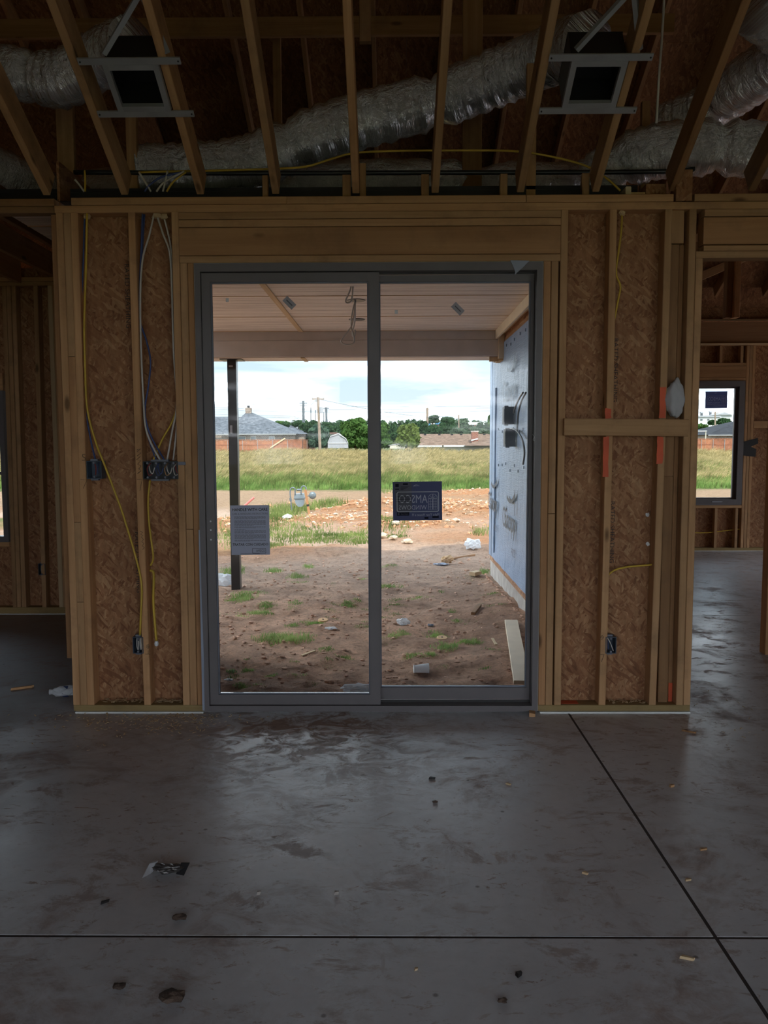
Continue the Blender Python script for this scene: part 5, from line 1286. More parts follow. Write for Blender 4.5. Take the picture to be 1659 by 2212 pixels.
def patch_points(lst, z, mult=1.0):
    XS, YS_, HS = [], [], []
    for px, py, rx, ry, n, h in lst:
        for k in range(int(n * mult)):
            a = random.uniform(0, 6.28); r = math.sqrt(random.random()) * random.uniform(0.4, 1.35)
            p = onZ(px + rx * r * math.cos(a), py + ry * r * math.sin(a), z); XS.append(p.x); YS_.append(p.y); HS.append(h * random.uniform(0.5, 1.2))
    return np.array(XS), np.array(YS_), np.array(HS)
X_, Y_, H_ = patch_points(PATCH + [(random.uniform(490, 1080), random.uniform(1250, 1480), random.uniform(6, 30), random.uniform(2, 6), random.randint(6, 40), random.uniform(.02, .06)) for _ in range(60)], -0.36, 1.8)
blades('weed_tufts', np.concatenate([X_, X_ + 0.02]), np.concatenate([Y_, Y_ + 0.02]), np.concatenate([H_, H_ * .8]) * 0.62, 0.007, 0.1, M['gr_weed'], 'small green weed tufts sprouting from the soil under the porch', spread=1.2)
X_, Y_, H_ = patch_points(PATCH2, -0.44)
blades('turf_patches', X_, Y_, H_ * 1.1, 0.016, 0.1, M['gr_green'], 'green turf and weeds around the gas meter and spoil heaps', spread=1.2)

# ------------------------------------------------------------------ rocks on the spoil heaps
M['lime'] = plain('pale_limestone', (0.50, 0.40, 0.30), 0.9, var=0.2, bump=0.3, scale=12)
M['orangerock'] = plain('orange_clod', (0.41, 0.22, 0.12), 0.95, var=0.3, bump=0.4, scale=12)
def rubble(name, n, mat, label, smin, smax, porch=False):
    bm0 = bmesh.new(); bmesh.ops.create_icosphere(bm0, subdivisions=1, radius=1)
    bv = np.array([v.co[:] for v in bm0.verts]); bf = np.array([[v.index for v in f.verts] for f in bm0.faces]); bm0.free()
    V = []; F = []; b = 0
    for k in range(n):
        mx, my, rx, ry, h = MOUNDS[RNG.choice([0, 1, 2, 2, 3, 4, 6, 6, 7])]
        x, y = mx + RNG.normal(0, rx * 0.6), my + RNG.normal(0, ry * 0.6); s = smin + (smax - smin) * RNG.uniform(0, 1) ** 2.2
        if porch: y = RNG.uniform(5.0, 13.5); x = RNG.uniform(-0.36, 0.2) * (y + 1.5); x = min(x, 1.30) if y < 11.2 else x
        v = bv * (1 + RNG.uniform(-.3, .3, (len(bv), 1))) * s * np.array([1, RNG.uniform(.6, 1), RNG.uniform(.4, .8)]) + np.array([x, y, gz(x, y) + s * 0.15])
        V.append(v); F.append(bf + b); b += len(bv)
    V = np.concatenate(V); F = np.concatenate(F)
    me = bpy.data.meshes.new(name); me.from_pydata(V.tolist(), [], F.tolist()); me.materials.append(mat); o = bpy.data.objects.new(name, me); lk(o); tag(o, label, 'rubble', None, 'stuff')
rubble('limestone_rubble', 900, M['lime'], 'pale limestone rubble scattered over the spoil heaps', 0.012, 0.06)
rubble('clay_rubble', 1800, M['orangerock'], 'orange clay lumps covering the spoil heaps', 0.015, 0.075)
M['clodred'] = plain('red_soil_clod', (0.58, 0.36, 0.25), 0.95, var=0.3, bump=0.4, scale=14)
rubble('soil_clods', 4500, M['clodred'], 'small red soil lumps strewn under the porch', 0.004, 0.026, True)
for px, py, s, l in ((850, 1166, .09, 'pale rock at the foot of the nearest turf patch'), (725, 1040 + 72, .06, 'pale stone left of the centre spoil heap'), (985, 1128, .10, 'flat white rock below the navy sticker'), (825, 1163, .12, 'large pale rock at the left edge of the right pane'), (880, 1174, .10, 'pale rock at the shade line below the heaps'), (855, 1135, .10, 'white rock below the sticker at left')):
    p = on_ground(px, py); crumple('rock', (p.x, p.y, p.z - 0.01), (s, s * 0.7, s * 0.5), M['lime'], l, 'rock', 2, 0.25, int(px), 'loose rocks in the yard')

# ------------------------------------------------------------------ gas meter and stake
def gas_meter():
    p = on_ground(631, 1112); Yg = p.y
    def q(px, py, dy=0.0): return onY(px, py, Yg + dy)
    z0 = p.z
    t = thing('gas_meter', 'grey gas meter on bent pipes standing in the weeds', 'gas meter', (p.x, Yg, z0))
    s = Yg / FPX
    M['meter'] = plain('grey_meter_paint', (0.20, 0.245, 0.28), 0.4, metal=0.2); M['pipe'] = plain('grey_pipe', (0.13, 0.155, 0.17), 0.45, metal=0.3)
    a = [q(631, 1114), q(629, 1090), q(627, 1070), q(627, 1060), q(629, 1055), q(633, 1053.5), q(637, 1056), q(637.5, 1062), q(637.5, 1069)]
    MB().tube(smooth_path(a, 4), 1.5 * s, 8).build('inlet_pipe', M['pipe'], t, smooth=True)
    MB().tube([q(628.5, 1083), q(627, 1076)], 2.4 * s, 8).build('shutoff_valve', M['pipe'], t)
    b = [q(650.5, 1068), q(650.5, 1058), q(652, 1052), q(656, 1050), q(660, 1052), q(661.5, 1058), q(662, 1068), q(664, 1071), q(668, 1071)]
    MB().tube(smooth_path(b, 4), 1.5 * s, 8).build('outlet_pipe', M['pipe'], t, smooth=True)
    c = q(647, 1082)
    up = [q(636, 1067), q(655, 1066), q(657, 1075), q(657, 1077.5), q(636, 1078), q(635, 1074)]
    MB().prism(up, (0, 0.22, 0)).build('meter_top', M['meter'], t)
    lo = [q(636.5, 1078), q(656.5, 1077.5), q(656, 1089), q(653, 1094), q(645, 1095), q(641, 1092), q(638, 1086)]
    MB().prism(lo, (0, 0.20, 0)).build('meter_body', M['meter'], t)
    fl = [q(634.5, 1076.5), q(657.5, 1075.5), q(657.5, 1077.8), q(634.5, 1078.8)]
    MB().prism([v - Vector((0, .015, 0)) for v in fl], (0, 0.25, 0)).build('flange', M['pipe'], t)
    d = q(675, 1070)
    MB().lathe((d.x, d.y - 0.02, d.z), [(7.8 * s, 0), (8.0 * s, 0.03), (6.5 * s, 0.06), (3 * s, 0.08)], 20, (0.2, -1, 0.1)).build('regulator', M['pipe'], t, smooth=False)
    MB().box((d.x - 0.07, d.y - 0.09, d.z - 0.02), (d.x + 0.06, d.y - 0.05, d.z + 0.02)).build('regulator_cap', M['meter'], t)
    MB().tube([q(641, 1058), q(652, 1058)], 2.2 * s, 4).build('meter_bar', M['pipe'], t)
    st = on_ground(670, 1114); Ys = st.y - 0.3
    k = thing('marker_stake', 'orange wooden survey stake leaning in front of the meter', 'stake', (onY(669, 1114, Ys).x, Ys, gz(st.x, Ys)))
    M['stake'] = plain('orange_stake_wood', (0.36, 0.18, 0.085), 0.8)
    A, Bp = onY(669.5, 1120, Ys), onY(659.5, 1057.5, Ys)
    board('shaft', A, Bp, 5.0 * s, 0.03, M['stake'], k)
    tb = A.lerp(Bp, 0.42); board('black_band', tb, A.lerp(Bp, 0.49), 5.2 * s, 0.034, M['black'], k)
gas_meter()
rp = on_ground(525, 1096); M['redpipe'] = plain('pink_pvc', (0.50, 0.16, 0.14), 0.5)
tag(MB().tube([onY(526, 1095, rp.y), onY(549, 1074.5, rp.y)], 0.035, 8).build('pvc_pipe', M['redpipe']), 'pink plastic pipe sticking up slantwise behind the notice', 'pipe')

# ------------------------------------------------------------------ litter in the yard
def litter_plate(px, py, r, label):
    p = on_ground(px, py)
    t = thing('round_cover', label, 'cover', (p.x, p.y, p.z), 'round tan covers on the soil')
    MB().lathe((p.x, p.y, p.z + 0.003), [(r, 0), (r, 0.014), (r * 0.9, 0.018), (r * 0.3, 0.016)], 18, (0.05, -0.15, 1)).build('disc', M['trimlight'], t)
    MB().lathe((p.x, p.y - 0.003, p.z + 0.018), [(r * 0.16, 0), (r * 0.16, 0.006)], 10, (0.05, -0.15, 1)).build('hole_plug', M['ink'], t)
litter_plate(698, 1342, 0.052, 'round tan cover with dark centre on the soil in the left pane')
litter_plate(955, 1381, 0.052, 'round tan cover on the soil in the right pane')
cp = on_ground(909, 1456)
cup = thing('plastic_cup', 'clear plastic cup lying on its side in the soil', 'cup', (cp.x, cp.y, cp.z))
bx = MB()
bx.lathe((cp.x - 0.055, cp.y, cp.z + 0.038), [(0.030, 0), (0.033, 0.05), (0.040, 0.115), (0.043, 0.118), (0.040, 0.121)], 16, (1, 0.1, 0.02)).build('body', M['clearplastic'], cup)
MB().lathe((cp.x - 0.058, cp.y, cp.z + 0.038), [(0.034, 0), (0.034, 0.006)], 16, (1, 0.1, 0.02)).build('rim', M['white'], cup)
def scrap(px, py, dims, mat, label, seed, name='plastic_scrap', cat='litter', amt=0.3):
    p = on_ground(px, py); crumple(name, (p.x, p.y, p.z), dims, M[mat], label, cat, 3, amt, seed, 'litter in the yard')
scrap(872, 1352, (0.06, 0.03, 0.035), 'clearplastic', 'crumpled clear plastic cup in the middle of the right pane', 11)
scrap(716, 1360, (0.055, 0.03, 0.012), 'clearplastic', 'flattened clear plastic scrap right of the left tan cover', 12)
scrap(776, 1496, (0.13, 0.05, 0.03), 'clearplastic', 'crumpled clear film against the door at the meeting stile', 13)
scrap(1019, 1188, (0.14, 0.08, 0.09), 'clearplastic', 'crumpled white plastic at the shade line beside the wall', 14)
scrap(953, 1222, (0.10, 0.05, 0.02), 'bluetarp' if 'bluetarp' in M else 'tape', 'pale blue scrap lying in the shaded soil', 15)
scrap(966, 1219, (0.09, 0.05, 0.06), 'trimlight', 'tan paper scrap next to the blue one', 16)
scrap(495, 1472, (0.03, 0.02, 0.01), 'white', 'white scrap low in the left corner of the left pane', 17)
scrap(930, 1353, (0.03, 0.02, 0.012), 'tape', 'small blue grey scrap right of the crumpled cup', 18)
scrap(620, 1122, (0.10, 0.06, 0.06), 'white', 'white plastic scrap left of the meter on the turf', 19)
scrap(624, 1110 + 10, (0.07, 0.05, 0.05), 'clearplastic', 'clear plastic scrap in the weeds by the meter', 20)
scrap(487, 1266, (0.14, 0.06, 0.08), 'clearplastic', 'clear plastic bottle beside the steel post', 21)
def plank(px0, py0, px1, py1, w, t, mat, label, lift=0.02, name='plank'):
    a, b = on_ground(px0, py0), on_ground(px1, py1); a.z += t / 2 + lift; b.z += t / 2 + lift
    o = board(name, a, b, w, t, M[mat], None, (0, 0, 1)); return tag(o, label, 'wood scrap', 'boards lying in the yard')
plank(1128, 1488, 1104, 1352, 0.125, 0.03, 'pine_pale2' if 'pine_pale2' in M else 'trimbuff', 'long pale board lying along the wrapped wall', 0.03)
plank(652, 1419, 681, 1409, 0.03, 0.012, 'pine_pale', 'short pale stick in the left pane', 0.005, 'wood_stick')
plank(1064, 1383, 1072, 1396, 0.025, 0.012, 'pine_pale', 'short stick left of the long pale board', 0.005, 'wood_stick')
plank(1022, 1331, 1036, 1313, 0.045, 0.03, 'pine_dark', 'brown broken board half buried by the wall', 0.01, 'wood_stick')
plank(1020, 1246, 1034, 1242, 0.10, 0.05, 'pine_pale', 'pale wood block at the foot of the wrapped wall', 0.01, 'wood_block')
plank(978, 1210, 1025, 1202, 0.03, 0.03, 'pine_dark', 'thin dark stick on the soil under the heaps', 0.01, 'wood_stick')

# ------------------------------------------------------------------ porch ceiling fittings and wall boxes
for px, py, l in ((769, 649, 'nearer dark light hole in the porch ceiling'), (771, 690, 'farther dark light hole in the porch ceiling')):
    c = onZ(px, py, ZS - 0.002); tag(MB().lathe((c.x, c.y, c.z - 0.003), [(0.09, 0), (0.09, 0.004)], 20).build('dark_hole_disc', M['black']), l, 'light hole', 'light holes in the porch ceiling')  # flat black disc stands for the dark inside of the hole
def hang(pts, Y, label):
    cable('hanging_cable', [onY(x, y, Y) for x, y in pts], 0.0075, M['cream'], label, 'cables hanging from the porch ceiling')
hang([(759, 606), (757, 625), (748, 645), (747, 652), (753, 654), (760, 646), (763, 612)], 7.2, 'grey cable loop hanging at the top of the sliding panel')
hang([(768, 650), (765, 680), (759, 705), (742, 727), (737, 738), (745, 744), (758, 744), (765, 738), (764, 725), (758, 700), (762, 670), (767, 650)], 7.88, 'long white cable loop dangling below the porch beam')
hang([(767, 660), (767, 690), (762, 715), (762, 726), (766, 724), (767, 712)], 7.95, 'short white cable loop beside the long one')
M['boxdark'] = plain('dark_wall_box_plastic', (0.035, 0.045, 0.06), 0.5)  # one even tone, darker than the indoor boxes
def wall_box(py, pyw, Yc, label):
    z = onX(1110, py, XW - 0.01).z; Yc = Yc
    t = thing('outdoor_box', label, 'electrical box', (XW - 0.02, Yc, z), 'electrical boxes on the wrapped wall')
    x0 = XW - 0.13
    MB().box((x0, Yc - 0.085, z - 0.095), (XW - 0.022, Yc + 0.085, z + 0.095)).build('shell', M['boxdark'], t)
    MB().box((x0 - 0.004, Yc - 0.06, z - 0.07), (x0, Yc + 0.06, z + 0.07)).build('opening', M['black'], t)  # flat black plate stands for the dark hollow of the box
    for s in (-1, 1): MB().box((x0 + .01, Yc - 0.03, z + s * 0.1 - 0.008), (x0 + 0.05, Yc + 0.03, z + s * 0.1 + 0.008)).build('nail_ear', M['boxgrey'], t)
    return z
wall_box(898, 0, 9.0, 'upper dark electrical box hanging on the blue wrapped wall'); wall_box(946, 0, 8.9, 'lower dark electrical box hanging on the blue wrapped wall')
XC_ = XW - 0.05
def wc(pts): return [onX(x, y, XC_) for x, y in pts]
cable('outdoor_cable', wc([(1130, 848), (1122, 860), (1113, 880), (1110, 892)]), 0.010, M['steelblack'], 'short dark cable dropping into the upper wall box', 'cables on the wrapped wall')
cable('outdoor_cable', wc([(1136, 848), (1127, 865), (1120, 890), (1118, 915), (1117, 935)]), 0.010, M['steelblack'], 'dark cable passing the upper box to the lower box', 'cables on the wrapped wall')
cable('outdoor_cable', wc([(1099, 938), (1094, 931), (1100, 926), (1112, 928), (1122, 938), (1130, 955), (1133, 980), (1130, 1003)]), 0.010, M['steelblack'], 'dark cable looping over the lower box and hanging down', 'cables on the wrapped wall')
tag(MB().tube(smooth_path([onY(1150, 938, 4.36), onY(1154, 944, 4.36), onY(1151, 950, 4.36), onY(1157, 952, 4.36), onY(1158, 946, 4.36), onY(1166, 930, 4.36)]), 0.0012, 5).build('twist_tie', M['white']), 'small white twist of wire on the right door jamb', 'wire')

# ================================================================== THE NEIGHBOURHOOD BEYOND THE FIELD
_plain = plain
def plain(name, col, *a, **k): return _plain(name, tuple(c * 0.66 for c in col), *a, **k)
def dim(c, k=0.66): return tuple(x * k for x in c)
def shingle(name, a, b):
    a, b = dim(a, .40), dim(b, .40)
    g = G(name); v = g.vec('Object'); n = g.noise(v, 2.2, 5, 0.7); n2 = g.voro(g.vec('Object', scale=(1, 1, 2)), 3.0, out='Color')
    c = g.mix(g.ramp(n, [(0.35, 0.0), (0.65, 1.0)]), a, b); sp = g.N('ShaderNodeSeparateColor'); g.L(n2, sp.inputs[0]); c = g.mix(0.6, c, g.ramp(sp.outputs[0], [(0.0, (0.6, 0.6, 0.6)), (1.0, (1.3, 1.3, 1.3))]), 'MULTIPLY'); g.set(c, 0.9, 0, 0.2); return g.m
M['roof_grey'] = shingle('grey_shingles', (0.17, 0.19, 0.22), (0.30, 0.33, 0.37)); M['roof_dark'] = shingle('charcoal_shingles', (0.045, 0.05, 0.06), (0.085, 0.09, 0.105))
M['roof_brown'] = shingle('brown_shingles', (0.30, 0.19, 0.13), (0.46, 0.31, 0.22)); M['roof_rust'] = shingle('rust_metal', (0.22, 0.10, 0.06), (0.32, 0.16, 0.10))
def brickmat(name, a, b, mort, s=1.0):
    a, b, mort = dim(a), dim(b), dim(mort)
    g = G(name); br = g.N('ShaderNodeTexBrick'); g.L(g.vec('Object', rot=(math.pi / 2, 0, 0)), br.inputs[0]); br.inputs['Color1'].default_value = (*a, 1); br.inputs['Color2'].default_value = (*b, 1)
    br.inputs['Mortar'].default_value = (*mort, 1); br.inputs['Scale'].default_value = 1.6 * s; br.inputs['Mortar Size'].default_value = 0.03; g.set(br.outputs[0], 0.9, 0, 0.2); return g.m
M['brick_tan'] = brickmat('tan_brick', (0.42, 0.33, 0.26), (0.24, 0.16, 0.12), (0.55, 0.50, 0.44)); M['brick_red'] = brickmat('red_brick', (0.36, 0.13, 0.08), (0.27, 0.09, 0.06), (0.4, 0.3, 0.25))
M['cedar'] = plain('cedar_pickets', (0.48, 0.19, 0.09), 0.8, var=0.25, scale=2.5); M['cedar2'] = plain('darker_cedar_pickets', (0.40, 0.15, 0.075), 0.8, var=0.25, scale=2.5)
M['galv'] = plain('galvanised_post', (0.45, 0.45, 0.44), 0.5, metal=0.4); M['darkglass'] = plain('dark_window_glass', (0.04, 0.06, 0.06), 0.1, spec=0.8)
M['sidingw'] = plain('white_siding', (0.75, 0.75, 0.74), 0.7, var=0.05); M['sidingg'] = plain('grey_siding', (0.46, 0.47, 0.50), 0.7, var=0.06); M['sidingc'] = plain('cream_siding', (0.70, 0.66, 0.54), 0.7, var=0.06)
M['polewood'] = plain('utility_pole_wood', (0.36, 0.27, 0.20), 0.85, var=0.2, scale=3); M['poledark'] = plain('dark_steel_pole', (0.14, 0.16, 0.18), 0.6)
M['wire'] = plain('power_line', (0.10, 0.11, 0.12), 0.6); M['blueroof'] = plain('blue_metal_roof', (0.12, 0.32, 0.55), 0.5)
def hip(mb, x0, x1, y0, y1, ze, rx0, rx1, ry, zr, t=0.12):
    b = [(x0, y0, ze), (x1, y0, ze), (x1, y1, ze), (x0, y1, ze), (rx0, ry, zr), (rx1, ry, zr)]
    mb.add(b, [(0, 1, 5, 4), (1, 2, 5), (2, 3, 4, 5), (3, 0, 4), (3, 2, 1, 0)]); return mb
def D(px, py, Y): return onY(px, py, Y)

# left house with grey hip roof
YH = 112.0
h1 = thing('house', 'brick house with grey hip roof and chimney behind the left fence', 'house', (D(540, 965, YH).x, YH + 5, gz(D(540, 965, YH).x, YH)))
ze = D(560, 937, YH).z; g0 = gz(-18, YH) - 0.3
xa, xb = D(360, 937, YH).x, D(640, 937, YH).x
MB().box((xa, YH + 0.5, g0), (xb - 0.5, YH + 11, ze)).build('wall', M['brick_tan'], h1)
zr = D(537, 890, YH + 6).z
mb = MB(); hip(mb, D(478, 937, YH).x, D(641, 937, YH).x, YH, YH + 12, ze, D(533, 890, YH + 6).x, D(541, 890, YH + 6).x, YH + 6, zr); rf = mb.build('roof', M['roof_grey'], h1)
mb = MB(); zr2 = D(490, 900.5, YH + 7).z; hip(mb, xa - 1, D(560, 937, YH + 1).x, YH + 0.3, YH + 14, ze + 0.01, xa + 4, D(540, 900, YH + 7).x, YH + 7, zr2); mb.build('roof', M['roof_grey'], h1)
xr0, xr1 = D(600, 937, YH + 3).x, D(663, 937, YH + 3).x
mb = MB(); hip(mb, xr0, xr1, YH + 3, YH + 11, ze - 0.02, xr0 + 1.5, D(625, 920, YH + 7).x, YH + 7, D(620, 919, YH + 7).z); mb.build('roof', M['roof_grey'], h1)
MB().box((xr0, YH + 3.4, g0), (xr1 - 0.4, YH + 10.5, ze)).build('wall', M['brick_tan'], h1)
MB().box((xa, YH - 0.05, ze - 0.15), (xb, YH + 0.05, ze)).build('gutter', M['galv'], h1)
for a, b in ((515, 530), (542, 552.5), (582, 593)):
    p0, p1 = D(a, 951.5, YH + .45), D(b, 943.5, YH + .45); w = MB().box((p0.x - .06, YH + 0.40, p0.z - .06), (p1.x + .06, YH + 0.49, p1.z + .06)).build('window', M['sidingc'], h1)
    MB().box((p0.x, YH + 0.36, p0.z), (p1.x, YH + 0.395, p1.z)).build('pane', M['darkglass'], w)
p0, p1 = D(531, 893, YH + 6), D(543, 881, YH + 6); ch = MB().box((p0.x, YH + 5.6, p0.z - 0.8), (p1.x, YH + 6.4, p1.z)).build('chimney', M['brick_tan'], h1)
MB().box((D(534.5, 880, YH + 6).x, YH + 5.8, p1.z), (D(539.5, 880, YH + 6).x, YH + 6.2, p1.z + 0.32)).build('chimney_cap', M['steelblack'], ch)
# dark roof house behind
Y2 = 128.0
h2 = thing('house', 'house with charcoal roof and white gable right of the grey roof', 'house', (D(640, 965, Y2).x, Y2 + 4, gz(D(640, 965, Y2).x, Y2)))
z2e = D(640, 948, Y2).z; a2, b2 = D(612, 948, Y2).x, D(657, 948, Y2).x
MB().box((a2, Y2 + 0.4, 0), (b2 - 0.3, Y2 + 9, z2e)).build('wall', M['sidingw'], h2)
mb = MB(); hip(mb, a2 - 2, b2, Y2, Y2 + 10, z2e, a2 - 1, D(634, 923, Y2 + 5).x, Y2 + 5, D(634, 923, Y2 + 5).z); mb.build('roof', M['roof_dark'], h2)
pg = [D(640, 949, Y2 - .1), D(656, 941, Y2 - .1), D(656, 958, Y2 - .1), D(640, 958, Y2 - .1)]
MB().prism(pg, (0, 0.2, 0)).build('gable_wall', M['sidingw'], h2)
# cedar fences
def fence(pts, hz, label, post_every=2.42, seed=0):
    rr = random.Random(seed); c = Vector(pts[0]); t = thing('cedar_fence', label, 'fence', (c.x, c.y, gz(c.x, c.y)))
    for (x0, y0), (x1, y1) in zip(pts[:-1], pts[1:]):
        L = math.hypot(x1 - x0, y1 - y0); n = max(1, round(L / post_every)); ux, uy = (x1 - x0) / L, (y1 - y0) / L
        for k in range(n):
            a, b = k / n, (k + 1) / n; mb = MB(); mat = 'cedar' if rr.random() < 0.6 else 'cedar2'
            npk = int(L / n / 0.15)
            for i in range(npk):
                s = (a + (b - a) * (i + 0.06) / npk) * L; e = (a + (b - a) * (i + 0.94) / npk) * L; j = rr.uniform(-.03, .03); yo = rr.uniform(0, .02)
                xs, ys_, xe, ye = x0 + ux * s, y0 + uy * s, x0 + ux * e, y0 + uy * e
                zb, zt = float(np.interp(ys_, YK, ZK)) - 0.05, hz + j
                mb.add([(xs, ys_ - yo, zb), (xe, ye - yo, zb), (xe, ye + .02, zb), (xs, ys_ + .02, zb), (xs, ys_ - yo, zt), (xe, ye - yo, zt), (xe, ye + .02, zt), (xs, ys_ + .02, zt)],
                       [(4, 5, 6, 7), (0, 1, 5, 4), (1, 2, 6, 5), (2, 3, 7, 6), (3, 0, 4, 7)])
            pk = mb.build('picket_bay', M[mat], t); tag(pk, kind='stuff')
            for zz in (0.35, 1.0, 1.6):
                xs, ys_, xe, ye = x0 + ux * a * L, y0 + uy * a * L, x0 + ux * b * L, y0 + uy * b * L
                zb = gz(xs, ys_) + zz
                MB().add([(xs, ys_ - .05, zb), (xe, ye - .05, zb), (xe, ye - .02, zb), (xs, ys_ - .02, zb), (xs, ys_ - .05, zb + .09), (xe, ye - .05, zb + .09), (xe, ye - .02, zb + .09), (xs, ys_ - .02, zb + .09)],
                         [(0, 3, 2, 1), (4, 5, 6, 7), (0, 1, 5, 4), (1, 2, 6, 5), (2, 3, 7, 6), (3, 0, 4, 7)]).build('rail', M['cedar2'], t)
        for k in range(n + 1):
            s = k / n * L; x, y = x0 + ux * s, y0 + uy * s
            MB().tube([(x, y - 0.08, gz(x, y) - 0.1), (x, y - 0.08, hz + 0.03)], 0.035, 6).build('post', M['galv'], t)
    return t
YF = 103.0
hzf = D(560, 951.5, YF).z
fence([(D(395, 960, YF).x, YF), (D(654, 960, YF).x, YF), (D(654, 960, YF).x + 1.0, YF + 6)], hzf, 'long cedar picket fence in front of the grey roofed house', 1.95, 1)
fx = D(640, 950, YF + 3)
MB_ = MB().obox((D(600, 957, YF).x, YF - 0.15, D(600, 957, YF).z), Vector((1.9, 0, 1.2)) * 0.5, (0, 0.02, 0), Vector((-1.2, 0, 1.9)) * 0.03).build('leaning_plank', M['pine_pale']); tag(MB_, 'pale plank propped slantwise against the long cedar fence', 'plank')
YFr = 92.0
fence([(D(1490, 955, YFr).x, YFr), (D(1640, 955, YFr).x, YFr)], D(1550, 949.5, YFr).z, 'cedar picket fence seen through the casement window', 1.3, 2)
# right house seen through casement window
Y3 = 101.0
h3 = thing('house', 'dark roofed brick house seen through the casement window', 'house', (D(1570, 965, Y3).x, Y3 + 5, 0.5))
z3 = D(1560, 939, Y3).z; a3, b3 = D(1530, 939, Y3).x, D(1680, 939, Y3).x
MB().box((a3 + 0.5, Y3 + 0.5, 0), (b3, Y3 + 12, z3)).build('wall', M['brick_tan'], h3)
mb = MB(); hip(mb, a3, b3, Y3, Y3 + 14, z3, D(1592, 908, Y3 + 7).x, D(1640, 908, Y3 + 7).x, Y3 + 7, D(1592, 908, Y3 + 7).z); mb.build('roof', M['roof_dark'], h3)
MB().box((a3, Y3 - 0.06, z3 - 0.12), (b3, Y3 + 0.05, z3)).build('gutter', M['galv'], h3)
# gambrel shed
Ys_ = 104.0
sd = thing('garden_shed', 'grey gambrel roofed garden shed under the big tree', 'shed', (D(730, 965, Ys_).x, Ys_ + 1.5, gz(D(730, 965, Ys_).x, Ys_)))
prof = [(708, 968), (708, 957), (714, 943), (731, 937.5), (747, 948), (752, 958), (752, 968)]
MB().prism([D(x, y, Ys_) for x, y in prof], (0, 3.0, 0)).build('wall', M['sidingg'], sd)
rfp = prof[1:6]
for (x0, y0), (x1, y1) in zip(rfp[:-1], rfp[1:]):
    p, q = D(x0, y0, Ys_), D(x1, y1, Ys_)
    MB().prism([p + Vector((0, -.15, .0)), q + Vector((0, -.15, .0)), q + Vector((0, -.15, .09)), p + Vector((0, -.15, .09))], (0, 3.3, 0)).build('roof_panel', M['sidingw'], sd)
pp, qq = D(709, 957.5, Ys_ - .05), D(751, 958.5, Ys_ - .05)
MB().box((pp.x, Ys_ - 0.06, pp.z - .05), (qq.x, Ys_ - 0.01, pp.z + .05)).build('trim_board', M['sidingw'], sd)
for px in (716, 724, 733, 742):
    p = D(px, 960, Ys_); MB().box((p.x - .015, Ys_ - 0.02, 0.3), (p.x + .015, Ys_ - 0.005, p.z + (0.9 if 718 < px < 740 else 0.55))).build('siding_seam', M['galv'], sd)
sd2 = thing('garden_shed', 'low cream garden shed left of the brown roof', 'shed', (D(858, 966, 105).x, 105, gz(D(858, 966, 105).x, 105)))
pr2 = [(842, 969), (842, 963), (840, 962.5), (858, 960), (877, 962.5), (875, 963), (875, 969)]
MB().prism([D(x, y, 105.0) for x, y in pr2], (0, 3, 0)).build('wall', M['sidingc'], sd2)
MB().prism([D(839, 962.5, 104.9), D(858, 959.3, 104.9), D(878, 962.5, 104.9), D(878, 961.8, 104.9), D(858, 958.4, 104.9), D(839, 961.8, 104.9)], (0, 3.3, 0)).build('roof_panel', M['sidingw'], sd2)
# rusty canopy behind the shed
tag(MB().prism([D(712, 934, 112), D(727, 934, 112), D(727, 938, 112), D(712, 938, 112)], (0, 4, 0)).build('carport_roof', M['roof_rust']), 'rust brown carport roof behind the gambrel shed', 'carport')
# brown roofed house at right
Y4 = 108.0
h4 = thing('house', 'house with wide brown shingle roof and brick chimney at right', 'house', (D(970, 966, Y4).x, Y4 + 5, gz(D(970, 966, Y4).x, Y4)))
z4 = D(960, 962, Y4).z; a4, b4 = D(882, 962, Y4).x, D(1130, 962, Y4).x
MB().box((a4 + .4, Y4 + .4, 0), (b4, Y4 + 11, z4)).build('wall', M['sidingc'], h4)
mb = MB(); hip(mb, a4, b4, Y4, Y4 + 12, z4, D(908, 937.5, Y4 + 6).x, b4 - 4, Y4 + 6, D(908, 937.5, Y4 + 6).z); mb.build('roof', M['roof_brown'], h4)
mb = MB(); hip(mb, D(1005, 962, Y4 - 2).x, b4 + 1, Y4 - 2.5, Y4 + 8, z4 - .05, D(1040, 949, Y4 + 2).x, b4 - 3, Y4 + 2.5, D(1040, 948, Y4 + 2).z); mb.build('roof', M['roof_brown'], h4)
MB().box((a4, Y4 - .06, z4 - .22), (D(955, 962, Y4).x, Y4 + .05, z4)).build('fascia', M['sidingw'], h4); MB().box((D(958, 962, Y4).x, Y4 - .06, z4 - .20), (D(1022, 962, Y4).x, Y4 + .05, z4 + .03)).build('fascia', M['sidingw'], h4)
q0, q1 = D(1018.5, 951, Y4 + 1), D(1032.5, 931.5, Y4 + 1)
c4 = MB().box((q0.x, Y4 + 0.6, q0.z - .3), (q1.x, Y4 + 1.6, q1.z)).build('chimney', M['brick_red'], h4)
MB().obox((D(1026, 949.5, Y4).x, Y4 + 0.55, D(1026, 949.5, Y4 + .55).z), Vector((0.45, 0, 0.10)), (0, 0.03, 0), (0, 0, 0.09)).build('flashing', M['sidingw'], c4); MB().box((q0.x - .05, Y4 + .55, q1.z - .08), (q1.x + .05, Y4 + 1.65, q1.z + .05)).build('chimney_crown', M['stem'], c4)
for px in (918, 949, 976, 996, 1046):
    p = D(px, 939.2, Y4 + 5.5); MB().box((p.x - .16, Y4 + 5.3, p.z - .1), (p.x + .16, Y4 + 5.6, p.z + .1)).build('roof_vent', M['roof_dark'], h4)
